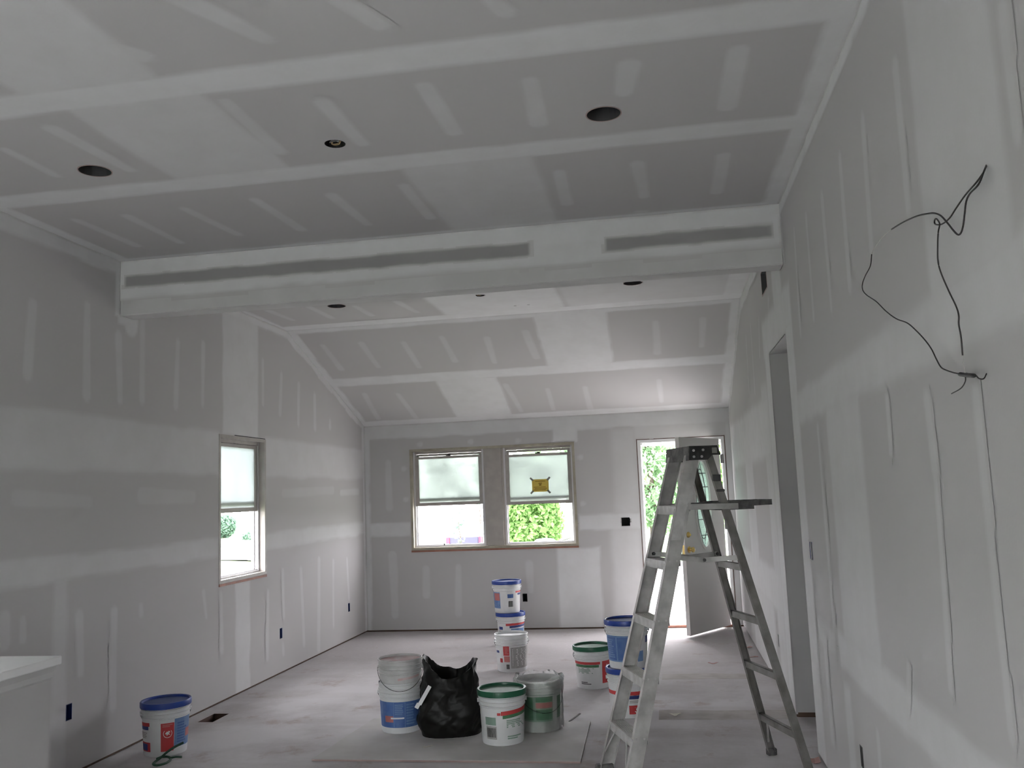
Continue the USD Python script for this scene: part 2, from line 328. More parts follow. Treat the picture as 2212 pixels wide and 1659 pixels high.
# ---------------------------------------------------------------- floor
VENT = (-3.435, -3.315, 6.24, 6.49)
fl = thing('floor', 'dusty grey subfloor spattered with joint compound', 'floor', kind='structure')
fpoly = sbox(XL-0.12, YB-0.12, XR+0.12, YF+0.13).difference(sbox(VENT[0], VENT[2], VENT[1], VENT[3]))
fm = prism(fpoly, 0.03); fm.apply_translation([0, 0, -0.03])
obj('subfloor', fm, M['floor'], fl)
rgf = np.random.default_rng(5)
def floor_band(x0, x1, y0, y1, h):
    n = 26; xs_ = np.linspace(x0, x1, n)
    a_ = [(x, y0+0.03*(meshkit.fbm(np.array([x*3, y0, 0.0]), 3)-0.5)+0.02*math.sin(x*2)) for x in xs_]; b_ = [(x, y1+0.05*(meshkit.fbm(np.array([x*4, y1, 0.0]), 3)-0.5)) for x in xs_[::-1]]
    obj('dark_floor_band', prism(Polygon(a_+b_), h), M['floordark'], fl)  # thin, slightly darker band across the floor with uneven edges
floor_band(-0.12, 0.77, 6.33, 6.60, 0.0006)
floor_band(-0.10, 0.60, 7.62, 7.85, 0.0005)

# ---------------------------------------------------------------- ceiling
CANS = [(-2.692, 3.872), (-0.165, 3.842), (-2.696, 7.228), (-0.146, 7.206)]
CBOX = [(-1.434, 3.857), (-1.429, 7.238)]
chole = [Point(x, y).buffer(0.079, 24) for x, y in CANS]+[Point(CBOX[0]).buffer(0.05, 12), Point(CBOX[1]).buffer(0.04, 12)]
ce = thing('ceiling', 'flat taped drywall ceiling that slopes down towards the front wall', 'ceiling', kind='structure')
S = Surface(ce, (0, 0, ZC), (1, 0, 0), (0, 1, 0), (0, 0, -1), sbox(XL, YB, XR, YS), chole, 1)
S.backing(0.10, 0.1)
rows = [(YB, -1.75, 0.6), (-1.75, -0.53, -0.9), (-0.53, 0.69, 0.2), (0.69, 1.91, -1.2), (1.91, 3.13, -2.16), (3.13, 4.165, -2.07), (4.165, 5.41, -0.885), (5.41, 6.63, -2.1), (6.63, YS, -1.27)]
for y0, y1, xs in rows:
    S.board(XL, y0, xs, y1); S.board(xs, y0, XR, y1)
S.band(XL, 3.045, XR, 3.235, 0.04); S.band(XL, 4.075, XR, 4.25, 0.035)
S.band(XL, 1.82, XR, 2.0, 0.04); S.band(XL, 0.6, XR, 0.78, 0.04)
S.band(-2.385, 3.2, -1.755, 4.1, 0.05, 0.6); S.band(-1.225, 4.22, -0.55, 5.40, 0.05, 0.6); S.band(-2.47, 1.9, -1.85, 3.08, 0.06, 0.6)
S.band(-1.9, 5.6, -0.78, YS, 0.06, 0.95)
S.band(XL, 5.345, XR, BY0, 0.02); S.band(XL, YB, XL+0.085, BY0, 0.02, 0.95); S.band(0.69, YB, XR, BY0, 0.025, 0.95)
S.band(XL, BY1, XL+0.06, YS, 0.02); S.band(0.62, BY1, XR, YS, 0.03); S.band(XL, 7.93, XR, YS, 0.03); S.band(XL, BY1, XR, 5.66, 0.03)
S.band(-0.76, 6.9, 0.66, 7.96, 0.06, 0.55)
CEIL = [(-2.07,2.55,-1.81,2.90,.1),(-1.50,2.54,-1.33,2.90,.1),(-1.00,2.66,-.89,2.90,.09),(-.48,2.79,-.43,2.91,.08),(-2.55,3.35,-2.53,3.92,.085),(-2.92,3.51,-2.92,3.89,.06),(-1.71,3.29,-1.71,3.89,.08),(-1.31,3.40,-1.30,3.90,.085),(-.87,3.36,-.87,3.89,.09),(-.45,3.42,-.47,3.89,.09),(-.03,3.38,-.06,3.67,.1),(.40,3.36,.38,3.93,.1),(-3.27,4.51,-3.25,5.11,.07),(-2.96,4.53,-2.94,5.13,.07),(-2.57,4.50,-2.51,5.07,.07),(-2.13,4.46,-2.12,5.09,.075),(-1.72,4.51,-1.70,5.11,.075),(-1.29,4.47,-1.28,5.09,.075),(-.43,4.49,-.45,5.06,.08),(-.03,4.48,-.02,5.06,.08),(.39,4.48,.40,5.10,.085),(-.07,5.31,.01,5.32,.05)]
for a in CEIL: S.stripe(*a)
for a in [(-3.30,7.19,-3.28,7.68,.07),(-2.93,7.16,-2.93,7.72,.07),(-2.56,7.26,-2.54,7.73,.07),(-2.15,7.21,-2.10,7.74,.07),(-1.77,7.25,-1.79,7.79,.07),(.0,7.16,.01,7.69,.09)]: S.stripe(*a, s=0.55)
S.finish()
ev = np.array([0, YF-YS, ZH-ZC])/SLEN; en = np.array([0, ev[2], -ev[1]])
S2 = Surface(ce, (0, YS, ZC), (1, 0, 0), ev, en, sbox(XL, 0, XR, SLEN), (), 2)
S2.backing(0.10, 0.1)
for v0, v1, xs in [(0, 1.185, -0.78), (1.185, SLEN, -2.03)]:
    S2.board(XL, v0, xs, v1); S2.board(xs, v0, XR, v1)
S2.band(XL, 0, XR, 0.075, 0.03); S2.band(XL, 1.09, XR, 1.28, 0.03); S2.band(XL, 2.25, XR, SLEN, 0.03)
S2.band(XL, 0, XL+0.075, SLEN, 0.02); S2.band(0.70, 0, XR, SLEN, 0.03)
S2.band(-1.115, 0.05, -0.43, 1.12, 0.04, 0.95); S2.band(-2.365, 1.26, -1.69, 2.28, 0.04, 0.95)
for a in [(-3.31,.32,-3.29,.89,.07),(-2.89,.33,-2.88,.89,.07),(-2.47,.38,-2.47,.95,.07),(-2.08,.32,-2.06,.87,.07),(-1.63,.40,-1.64,.96,.07),(-1.22,.32,-1.20,.91,.09),(.02,.31,.01,.98,.08),(.45,.31,.46,.89,.07),(-3.24,1.48,-3.29,2.19,.07),(-2.86,1.53,-2.85,2.22,.07),(-1.64,1.46,-1.58,2.21,.07),(-1.20,1.63,-1.19,2.20,.06),(-.77,1.63,-.76,2.25,.07),(.03,1.57,.03,2.16,.06)]: S2.stripe(*a, s=0.5)
S2.finish()

# ---------------------------------------------------------------- ceiling beam
bm = thing('ceiling_beam', 'drywall-wrapped beam across the ceiling with two dark bare strips', 'beam', kind='structure')
obj('wrap', bevbox(XL, XR, BY0, BY1, BZ, ZC-0.001, 0.006), M['mud_dull'], bm)
SB = Surface(bm, (0, BY0, 0), (1, 0, 0), (0, 0, 1), (0, -1, 0), sbox(XL, BZ+0.006, XR, ZC))
SB.band(XL, 3.105, XR, ZC, 0.02, 0.93); SB.band(XL, 2.97, XR, 3.052, 0.03, 0.85); SB.band(XL, 3.02, -3.515, 3.14, 0.01, 0.9)
SB.band(-0.74, 3.0, -0.263, 3.15, 0.05, 0.8); SB.band(0.737, 3.0, XR, 3.15, 0.01, 0.9); SB.stripe(-3.515, 3.10, -3.46, 3.105, 0.05, 0.6)
for u0_, u1_, va, vb in ((-3.515, -0.742, (3.050, 3.124), (3.037, 3.117)), (-0.262, 0.737, (3.027, 3.106), (3.028, 3.105))):
    us_ = np.linspace(u0_-0.03, u1_+0.03, int((u1_-u0_)/0.02)+4); ts_ = np.linspace(-0.3, 1.3, 20)
    U_, T_ = np.meshgrid(us_, ts_, indexing='ij'); k_ = np.clip((U_-u0_)/(u1_-u0_), 0, 1)
    lo_, hi_ = va[0]+(vb[0]-va[0])*k_, va[1]+(vb[1]-va[1])*k_
    V_ = lo_+(hi_-lo_)*T_
    nz_ = (meshkit.fbm(np.stack([U_*7, V_*7, U_*0], -1), 3)-0.5)*0.02
    dd_ = np.minimum(np.minimum(U_-u0_, u1_-U_), np.minimum(V_-lo_, hi_-V_))+nz_
    at_ = 1-sstep(dd_/0.022+0.5)
    n0_, n1_ = U_.shape; ix_ = np.arange(n0_*n1_).reshape(n0_, n1_)
    q_ = np.stack([ix_[:-1, :-1], ix_[1:, :-1], ix_[1:, 1:], ix_[:-1, 1:]], -1).reshape(-1, 4)
    q_ = q_[(at_.ravel()[q_] < 0.98).any(1)]
    us2, inv_ = np.unique(q_, return_inverse=True); q_ = inv_.reshape(-1, 4)
    obj('bare_strip', trimesh.Trimesh(SB.at(U_.ravel()[us2], V_.ravel()[us2], np.full(len(us2), 0.0022)), np.vstack([q_[:, [0, 1, 2]], q_[:, [0, 2, 3]]]), process=False), M['bare'], bm, attr=at_.ravel()[us2])
SB.finish()

# ---------------------------------------------------------------- walls
def wall_poly(y0, y1):
    return Polygon([(y0, 0.018), (y1, 0.018)]+([(y1, ZH), (YS, ZC)] if y1 > YS else [(y1, ZC)])+[(y0, ZC)])
def full_poly(y0, y1):
    return Polygon([(y0, 0), (y1, 0)]+([(y1, ZH), (YS, ZC)] if y1 > YS else [(y1, ZC)])+[(y0, ZC)])
def rect_c(c, w, h): return sbox(c[0]-w/2, c[1]-h/2, c[0]+w/2, c[1]+h/2)
LBOX = [(4.962, 0.374), (7.957, 0.363), (9.774, 0.364)]
FBOX = [((-1.647, 0.361), 0.055, 0.092), ((-0.443, 1.189), 0.10, 0.095)]
RBOX = [((5.22, 1.178), 0.085, 0.10), ((7.123, 0.381), 0.055, 0.095), ((4.265, 0.352), 0.055, 0.095)]
DUCT = sbox(6.24, 2.905, 6.54, 3.07)
W5 = sbox(-2.2, 0.05, 0.0, 2.15)                # patio doors added in the right wall, out of view, for light

# left wall
wl = thing('wall_left', 'long left drywall wall with taped seams and one window', 'wall', kind='structure')
W0 = sbox(2.3, 0.935, 3.6, 1.30)                 # window added over the half wall, just out of view, for light
lh = [rect_c(c, 0.055, 0.095) for c in LBOX]+[sbox(W1[0], W1[2], W1[1], W1[3]), W0]
SL = Surface(wl, (XL, 0, 0), (0, 1, 0), (0, 0, 1), (1, 0, 0), wall_poly(YB, YF), lh, 3)
sav = SL.outline; SL.outline = full_poly(YB, YF); SL.backing(0.11); SL.outline = sav
for z0, z1, cuts in [(0.0, 1.22, [YB, -0.5, 3.2, 4.87, 7.19, YF]), (1.22, 1.975, [YB, 0.9, 7.215, YF]), (1.975, 3.3, [YB, -0.1, 3.55, 7.175, YF])]:
    for a, b in zip(cuts, cuts[1:]): SL.board(a, z0, b, z1)
def around(Sf, v0, v1, soft, s, lo, hi, hole):
    Sf.band(lo, v0, hole[0]-0.005, v1, soft, s); Sf.band(hole[1]+0.005, v0, hi, v1, soft, s)
around(SL, 1.148, 1.292, 0.04, 0.62, 1.0, YF, W1); around(SL, 1.80, 2.15, 0.05, 0.55, 1.0, YF, W1)
SL.band(6.84, 2.14, 7.50, ZC, 0.03, 0.75); SL.band(7.06, 0.0, 7.325, 0.905, 0.03, 0.7); SL.band(4.80, 0.0, 4.93, 1.17, 0.04, 0.45)
SL.band(1.0, 3.13, BY0, ZC, 0.02, 0.8); SL.band(YF-0.075, 0, YF, ZH+0.04, 0.02, 0.9); SL.band(BY0-0.06, 2.85, BY0, ZC, 0.015, 0.9)
SL.band(BY1, 3.16, YS, ZC, 0.03, 0.9); SL.band(BY0-0.02, 2.80, BY1+0.06, 2.87, 0.03, 0.8)
SL.stripe(5.50, 2.79, 5.58, 2.80, 0.20, 0.95, 0.04)
for i in range(11):                             # tape along the slope
    ya, yb2 = YS+(YF-YS)*i/11, YS+(YF-YS)*(i+1)/11
    za, zb = ZC+(ZH-ZC)*i/11, ZC+(ZH-ZC)*(i+1)/11
    SL.stripe(ya, za-0.02, yb2, zb-0.02, 0.11, 0.95, 0.02)
LEFT = [(4.56,2.78,4.54,2.32,.09),(5.07,2.87,5.07,2.26,.08),(5.39,2.73,5.41,2.26,.075),(5.66,2.88,5.68,2.29,.075),(6.15,2.81,6.13,2.29,.07),(6.53,2.85,6.51,2.34,.06),(7.59,2.87,7.59,2.45,.06),(8.00,2.80,7.97,2.39,.07),(8.43,2.74,8.41,2.31,.07),(8.84,2.68,8.83,2.30,.08),(9.26,2.45,9.25,2.35,.08),(4.45,1.64,5.13,1.62,.1),(8.01,1.66,9.34,1.66,.1),(9.55,1.64,10.17,1.64,.08),(5.66,1.63,6.40,1.63,.12),(4.41,1.02,4.42,.84,.1),(4.56,.98,4.56,.85,.06),(5.03,.94,5.05,.56,.08),(5.38,.92,5.40,.29,.08),(5.70,.91,5.71,.83,.06),(6.54,.91,6.58,.69,.05),(6.80,.86,6.82,.39,.06),(7.68,.78,7.67,.18,.06),(8.01,.94,8.03,.49,.06),(8.43,.92,8.48,.16,.07),(8.89,.98,8.87,.05,.09),(9.31,.92,9.30,.22,.06),(9.74,.91,9.78,.45,.06),(7.99,.27,8.00,.16,.06)]
for a in LEFT: SL.stripe(*a, s=0.32 if (a[4] >= 0.1 and a[1] > 1.5) else 0.5)
SL.finish()

# far wall
wf = thing('wall_far', 'front drywall wall holding the double window and the front door', 'wall', kind='structure')
fh = [rect_c(c, w, h) for c, w, h in FBOX]+[sbox(W2[0], W2[2], W2[1], W2[3]), sbox(DR[0], -0.1, DR[1], DR[3])]
SF = Surface(wf, (0, YF, 0), (1, 0, 0), (0, 0, 1), (0, -1, 0), sbox(XL, 0.018, XR, ZH), fh, 4)
sav = SF.outline; SF.outline = sbox(XL-0.12, 0, XR+0.12, ZH+0.1); SF.backing(0.11); SF.outline = sav
SF.board(XL, 0, -1.0, 1.19); SF.board(-1.0, 0, XR, 1.19); SF.board(XL, 1.19, -1.105, ZH); SF.board(-1.105, 1.19, XR, ZH)
SF.band(XL, 2.275, XR, ZH, 0.03, 0.85); SF.band(XL, 0, -3.485, ZH, 0.02, 0.9); SF.band(0.73, 0, XR, ZH, 0.02, 0.8)
SF.band(-3.5, 1.11, W2[0], 1.265, 0.03, 0.9); SF.band(W2[1]+0.01, 1.105, DR[0]-0.01, 1.285, 0.035, 0.9)
SF.band(-1.25, 0.0, -0.755, 0.915, 0.04, 1.0); SF.band(-1.25, 2.135, -0.96, 2.32, 0.03, 0.95)
SF.band(-0.56, 1.28, -0.28, 2.26, 0.10, 0.45); SF.band(-0.62, 0.02, -0.28, 1.12, 0.10, 0.7); SF.band(-0.3, 2.12, XR, 2.3, 0.06, 0.5)
for a in [(-3.24,2.01,-3.24,1.43,.09),(-3.22,.91,-3.22,.16,.11),(-2.83,.74,-2.83,.39,.1),(-2.42,.75,-2.43,.17,.09),(-1.57,.76,-1.57,.42,.09)]: SF.stripe(*a, s=0.5)
for x, z in [(-2.85, 2.185), (-2.23, 2.18), (-1.65, 2.185), (-0.1, 2.18), (0.3, 2.17), (-3.05, 1.9), (-3.04, 1.55), (-0.93, 1.95), (-0.92, 1.4), (-0.33, 2.0), (-0.33, 1.6)]: SF.stripe(x-0.02, z, x+0.02, z, 0.07, 0.6)
SF.finish()

# right wall
wr = thing('wall_right', 'right drywall wall with a cased opening and hanging cable', 'wall', kind='structure')
rh = [rect_c(c, w, h) for c, w, h in RBOX]+[sbox(OY0, -0.1, OY1, OZ), DUCT, W5]
SR = Surface(wr, (XR, 0, 0), (0, 1, 0), (0, 0, 1), (-1, 0, 0), wall_poly(YB, YF), rh, 5)
sav = SR.outline; SR.outline = full_poly(YB, YF); SR.backing(0.11); SR.outline = sav
for z0, z1, cuts in [(0.0, 0.76, [YB, 0.3, 6.6, YF]), (0.76, 1.98, [YB, 0.6, 4.08, YF]), (1.98, 3.3, [YB, -1.3, 2.36, 5.78, YF])]:
    for a, b in zip(cuts, cuts[1:]): SR.board(a, z0, b, z1)
SR.band(4.70, 0.70, 5.20, 0.82, 0.05, 0.4); SR.band(0.8, 1.89, 5.36, 2.07, 0.06, 0.65); SR.band(0.8, 0.67, 4.6, 0.835, 0.05, 0.65)
SR.band(2.06, 2.05, 2.665, ZC, 0.05, 0.5); SR.band(3.72, 0.82, 4.44, 1.9, 0.07, 0.55); SR.band(4.40, 0.1, 4.56, 0.62, 0.06, 0.5)
SR.band(OY0-0.28, 0, OY0-0.004, 2.5, 0.06, 0.85); SR.band(OY0-0.28, OZ+0.004, OY1+0.3, 2.72, 0.08, 0.85); SR.band(OY1+0.004, 0, OY1+0.25, 2.5, 0.06, 0.85)
SR.band(5.58, 2.65, 5.98, 3.2, 0.08, 0.8); SR.band(0.8, 3.165, BY0, ZC, 0.015, 1.0); SR.band(BY0-0.05, 2.86, BY0, ZC, 0.015, 0.9)
SR.band(BY1, 3.13, YS, ZC, 0.03, 0.95); SR.band(6.66, 1.75, YF, 2.2, 0.10, 0.8); SR.band(6.66, 0.62, YF, 0.92, 0.08, 0.75); SR.band(6.66, 0.03, 7.05, 2.3, 0.1, 0.6); SR.band(8.1, 0.7, 8.8, 1.9, 0.12, 0.7)
SR.band(YF-0.1, 0, YF, ZH+0.04, 0.02, 0.9); SR.band(7.25, 0.03, 9.0, 0.7, 0.15, 0.6); SR.band(4.66, 0.85, 4.72, 1.85, 0.03, 0.45); SR.band(4.95, 0.2, 5.05, 0.7, 0.04, 0.4)
for i in range(11):
    ya, yb2 = YS+(YF-YS)*i/11, YS+(YF-YS)*(i+1)/11
    za, zb = ZC+(ZH-ZC)*i/11, ZC+(ZH-ZC)*(i+1)/11
    SR.stripe(ya, za-0.03, yb2, zb-0.03, 0.13, 0.95, 0.02)
for a in [(2.81,2.84,2.82,2.36,.07),(3.26,2.86,3.29,2.36,.07),(3.66,2.88,3.69,2.32,.07),(4.10,2.85,4.11,2.31,.07),(4.55,2.89,4.56,2.36,.06),(4.93,2.93,4.98,2.35,.06),(1.97,2.57,1.97,2.26,.06),(2.81,1.80,2.80,1.56,.07),(2.80,1.56,2.84,.94,.05),(2.38,1.77,2.38,.92,.055),(3.26,1.84,3.28,1.64,.05),(3.31,.93,3.37,.78,.05),(6.21,2.83,6.26,2.76,.06),(6.84,2.79,6.96,2.52,.06),(7.45,2.87,7.5,2.3,.06),(7.9,2.84,7.95,2.35,.06),(3.3,.5,3.32,.1,.06),(2.9,.55,2.9,.2,.06),(3.9,.55,3.92,.1,.06)]: SR.stripe(*a, s=0.5)
SR.finish()
# opening: jamb faces, soffit, and the hallway that lies beyond it
jt = 0.125
obj('opening_jamb', bx(XR, XR+jt, OY1-0.002, OY1+0.012, 0.03, OZ), M['paper'], wr)
obj('opening_jamb', bx(XR, XR+jt, OY0-0.012, OY0+0.002, 0.03, OZ), M['mud_dull'], wr)
obj('opening_head', bx(XR, XR+jt, OY0, OY1, OZ-0.002, OZ+0.012), M['mud'], wr)
obj('sole_plate', bx(XR+0.004, XR+jt, OY1+0.004, OY1+0.03, 0, 0.03), M['sheathing'], wr)
hw = thing('wall_hall', 'dim hallway walls behind the cased opening', 'wall', kind='structure')
HX = XR+jt+1.0
obj('hall_side', bx(HX, HX+0.05, 4.6, 7.4, 0, 2.6), M['paper'], hw)
obj('hall_end', bx(XR+jt, HX, 4.55, 4.6, 0, 2.6), M['paper'], hw); obj('hall_end', bx(XR+jt, HX, 7.4, 7.45, 0, 2.6), M['paper'], hw)
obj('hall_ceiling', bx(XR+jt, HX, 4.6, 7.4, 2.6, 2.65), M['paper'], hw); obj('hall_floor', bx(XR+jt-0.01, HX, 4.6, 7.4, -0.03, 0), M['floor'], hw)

# back wall behind the camera, with a patio opening added to light the near end
wb = thing('wall_back', 'drywall wall behind the viewpoint with an added patio opening', 'wall', kind='structure')
PB = sbox(-3.0, 0.05, -0.6, 2.1)
SK = Surface(wb, (0, YB, 0), (1, 0, 0), (0, 0, 1), (0, 1, 0), sbox(XL, 0.0, XR, ZC), [PB], 6)
SK.backing(0.11, 0.0); SK.board(XL, 0, -1.4, 1.22); SK.board(-1.4, 0, XR, 1.22); SK.board(XL, 1.22, -0.2, ZC); SK.board(-0.2, 1.22, XR, ZC)
SK.band(XL, 1.14, XR, 1.3, 0.04, 0.9); SK.finish()

# ---------------------------------------------------------------- pony wall at the left
PX, PY = -2.80, 3.775
pw = thing('half_wall', 'low drywalled half wall with white cap beside the left wall', 'half wall', (0, 0, 0))
obj('body', bx(XL+0.004, PX, 0.9, PY, 0.0, 0.862), M['paper'], pw)
prof = Polygon([(0, 0.80), (0.002, 0.80), (0.012, 0.81), (0.016, 0.835), (0.032, 0.862), (0.0, 0.862)])
mo = prism(prof, PY-0.9)
obj('moulding', place(mo, (PX, 0.9, 0), (1, 0, 0), (0, 0, 1), (0, 1, 0)), M['mud_dull'], pw)
obj('cap', bevbox(XL+0.004, PX+0.036, 0.87, PY+0.03, 0.862, 0.90, 0.004), M['jambwhite'], pw, label='white cap with small dust marks')

# ---------------------------------------------------------------- windows
def frame4(x0, x1, z0, z1, t, y0, y1):
    return [bx(x0, x1, y0, y1, z1-t, z1), bx(x0, x1, y0, y1, z0, z0+t), bx(x0, x0+t, y0, y1, z0+t, z1-t), bx(x1-t, x1, y0, y1, z0+t, z1-t)]
def to_left(ms):                                # built along x, looking +y  ->  left wall, looking -x
    T = np.array([[0, -1, 0, XL], [1, 0, 0, 0], [0, 0, 1, 0], [0, 0, 0, 1]], float)
    out = []
    for m in (ms if isinstance(ms, list) else [ms]):
        m = m.copy(); m.apply_transform(T); out.append(m)
    return out
def sash(root, tr, y0, y1, x0, x1, z0, z1, stile, top, bot, mat, pm, nm):
    o = obj(nm, tr([bx(x0, x1, y0, y1, z1-top, z1), bx(x0, x1, y0, y1, z0, z0+bot), bx(x0, x0+stile, y0, y1, z0+bot, z1-top), bx(x1-stile, x1, y0, y1, z0+bot, z1-top)]), mat, root)
    obj('pane', tr([bx(x0+stile-0.004, x1-stile+0.004, (y0+y1)/2-0.002, (y0+y1)/2+0.002, z0+bot-0.004, z1-top+0.004)]), pm, o)
    return o
def unit(root, tr, x0, x1, z0, z1, d, zm, ztop, pm, sashmat):
    """One single-hung unit whose lower sash is pushed up behind the upper one. d: depth of the wall plane."""
    obj('jamb_liner', tr([bx(x0, x0+0.022, d+0.05, d+0.118, z0, z1), bx(x1-0.022, x1, d+0.05, d+0.118, z0, z1),
                          bx(x0, x0+0.034, d+0.085, d+0.09, z0, z1), bx(x1-0.034, x1, d+0.085, d+0.09, z0, z1)]), M['vinyl'], root)
    obj('head_track', tr([bx(x0+0.022, x1-0.022, d+0.05, d+0.118, z1-0.028, z1)]), sashmat, root)
    obj('sill_track', tr([bx(x0+0.022, x1-0.022, d+0.045, d+0.125, z0, z0+0.016), bx(x0+0.022, x1-0.022, d+0.058, d+0.064, z0+0.016, z0+0.026), bx(x0+0.022, x1-0.022, d+0.085, d+0.091, z0+0.016, z0+0.03)]), M['vinyl'], root)
    xs0, xs1 = x0+0.022, x1-0.022
    s1 = sash(root, tr, d+0.058, d+0.083, xs0, xs1, zm, ztop, 0.042, 0.028, 0.036, sashmat, pm, 'lower_sash')
    sash(root, tr, d+0.091, d+0.114, xs0+0.004, xs1-0.004, zm+0.052, z1-0.03, 0.036, 0.026, 0.04, sashmat, M['pane_clear'], 'upper_sash')
    xc = (x0+x1)/2
    obj('sash_lock', tr([bevbox(xc-0.03, xc+0.03, d+0.060, d+0.082, ztop, ztop+0.012, 0.003), bevbox(xc-0.008, xc+0.03, d+0.056, d+0.07, ztop+0.012, ztop+0.02, 0.002)]), M['steel'], s1)
ident = lambda ms: ms
w2 = thing('window_2', 'double hung pair of windows in the front wall, lower sashes raised', 'window', kind='structure')
d = YF
t = 0.03
obj('frame', frame4(W2[0], W2[1], W2[2]+0.012, W2[3], t, d-0.004, d+0.12), M['khaki'], w2)
obj('sill', [bx(W2[0], W2[1], d-0.012, d+0.12, W2[2]-0.008, W2[2]+0.012)], M['redwood'], w2, label='reddish wooden sill edge')
obj('mullion', [bx(-2.068, -1.872, d+0.028, d+0.118, W2[2]+0.012+t, W2[3]-t), bx(-2.09, -2.068, d+0.05, d+0.118, W2[2]+0.042, W2[3]-t), bx(-1.872, -1.85, d+0.05, d+0.118, W2[2]+0.042, W2[3]-t)], M['taupe'], w2)
unit(w2, ident, W2[0]+t, -2.09, W2[2]+0.012+t, W2[3]-t, d, 1.452, 2.040, M['pane_dusty'], M['taupe'])
unit(w2, ident, -1.85, W2[1]-t, W2[2]+0.012+t, W2[3]-t, d, 1.428, 2.018, M['pane_dusty'], M['taupe'])
obj('latch_peg', [cyl((-2.6, d+0.06, W2[2]+0.06), (-2.6, d+0.06, W2[2]+0.082), 0.006)], M['dark'], w2)
w1 = thing('window_1', 'narrow single window in the left wall, lower sash raised', 'window', kind='structure')
obj('frame', to_left(frame4(W1[0], W1[1], W1[2]+0.012, W1[3], 0.028, -0.004, 0.12)), M['taupe'], w1)
obj('sill', to_left(bx(W1[0], W1[1], -0.008, 0.12, W1[2]-0.008, W1[2]+0.012)), M['redwood'], w1)
unit(w1, to_left, W1[0]+0.028, W1[1]-0.028, W1[2]+0.04, W1[3]-0.028, 0.0, 1.492, 2.075, M['pane_left'], M['taupe'])
obj('shim_gap', to_left(bx(7.05, 7.64, -0.0012, 0.004, W1[3]+0.002, W1[3]+0.008)), M['dark'], w1)
w3 = thing('window_3', 'unseen patio doors added behind the viewpoint for light', 'window', kind='structure')  # unseen doors, added to light the near end of the room
obj('frame', frame4(-3.0, -0.6, 0.05, 2.1, 0.04, YB-0.12, YB+0.004)+[bx(-1.73, -1.67, YB-0.1, YB-0.03, 0.09, 2.06)], M['vinyl'], w3)
obj('pane', [bx(-2.97, -0.63, YB-0.064, YB-0.06, 0.08, 2.07)], M['pane_clear'], w3)
w4 = thing('window_4', 'low unseen window added above the half wall for light', 'window', kind='structure')  # unseen, added and shaped to light the half wall cap
obj('frame', to_left(frame4(2.3, 3.6, 0.935, 1.30, 0.03, -0.004, 0.12)+[bx(2.94, 2.97, 0.03, 0.1, 0.965, 1.27)]), M['vinyl'], w4)
obj('pane', to_left(bx(2.32, 3.58, 0.06, 0.064, 0.955, 1.28)), M['pane_clear'], w4)
w5 = thing('window_5', 'unseen patio doors added in the right wall behind the viewpoint for light', 'window', kind='structure')  # unseen doors, added to light the left wall and floor
obj('frame', [m.apply_translation([XR-XL, 0, 0]) for m in to_left(frame4(-2.2, 0.0, 0.05, 2.15, 0.04, -0.12, 0.004)+[bx(-1.13, -1.07, -0.1, -0.03, 0.09, 2.11)])], M['vinyl'], w5)
obj('pane', to_left(bx(-2.17, -0.03, -0.064, -0.06, 0.08, 2.12))[0].apply_translation([XR-XL, 0, 0]), M['pane_clear'], w5)
# yellow notice taped to the right-hand sash
sg = thing('notice', 'yellow paper notice taped to the right-hand front window', 'notice', (-1.42, d+0.054, 1.642))
obj('sheet', bx(-0.098, 0.098, -0.001, 0.0, -0.073, 0.073), M['sign'], sg)
obj('lettering', [bx(-0.06, 0.06, -0.0022, -0.001, 0.045, 0.052), bx(-0.02, 0.02, -0.0022, -0.001, 0.02, 0.03), bx(-0.014, 0.014, -0.0022, -0.001, -0.002, 0.016)]+
    [bx(-0.078+0.01*(i % 2), 0.078-0.014*((i+1) % 2), -0.0022, -0.001, -0.022-0.016*i, -0.016-0.016*i) for i in range(3)], M['signink'], sg)
for sx in (-1, 1):
    for sz in (-1, 1):
        tp = bx(-0.024, 0.024, -0.003, -0.001, -0.011, 0.011)
        tp.apply_transform(trimesh.transformations.rotation_matrix(sx*sz*math.radians(-45), [0, 1, 0])); tp.apply_translation([sx*0.1, 0, sz*0.076])
        obj('tape', tp, M['tape'], sg)

# ---------------------------------------------------------------- front door
dr = thing('door_1', 'white front door standing ajar with a tall oval leaded window', 'door', kind='structure')
obj('door_frame', [bx(DR[0], DR[0]+0.035, d-0.004, d+0.13, 0.0, DR[3]), bx(DR[1]-0.035, DR[1], d-0.004, d+0.13, 0.0, DR[3]), bx(DR[0]+0.035, DR[1]-0.035, d-0.004, d+0.13, DR[3]-0.035, DR[3])], M['jambwhite'], dr)
obj('door_stop', [bx(DR[0]+0.035, DR[0]+0.05, d+0.06, d+0.1, 0.03, DR[3]-0.035), bx(DR[0]+0.035, DR[1]-0.035, d+0.06, d+0.1, DR[3]-0.05, DR[3]-0.035), bx(DR[0]+0.035, DR[1]-0.035, d+0.1, d+0.13, DR[3]-0.07, DR[3]-0.035)], M['jambwhite'], dr)
obj('threshold', bevbox(DR[0], DR[1], d-0.03, d+0.16, 0.0, 0.03, 0.008), M['redwood'], dr, label='reddish wooden threshold')
obj('gap', [bx(DR[0]-0.012, DR[0], d-0.0015, d+0.01, 0.02, DR[3]+0.012), bx(DR[1], DR[1]+0.012, d-0.0015, d+0.01, 0.02, DR[3]+0.012), bx(DR[0], DR[1], d-0.0015, d+0.01, DR[3], DR[3]+0.010)], M['gapdark'], dr)
hinge = np.array([0.668, d+0.0, 0.0]); free = np.array([0.196, 9.655, 0.0])
eu = (free-hinge)/np.linalg.norm(free-hinge); enr = np.array([eu[1], -eu[0], 0]); enr = -enr if enr[1] > 0 else enr
o = hinge+eu*0.03
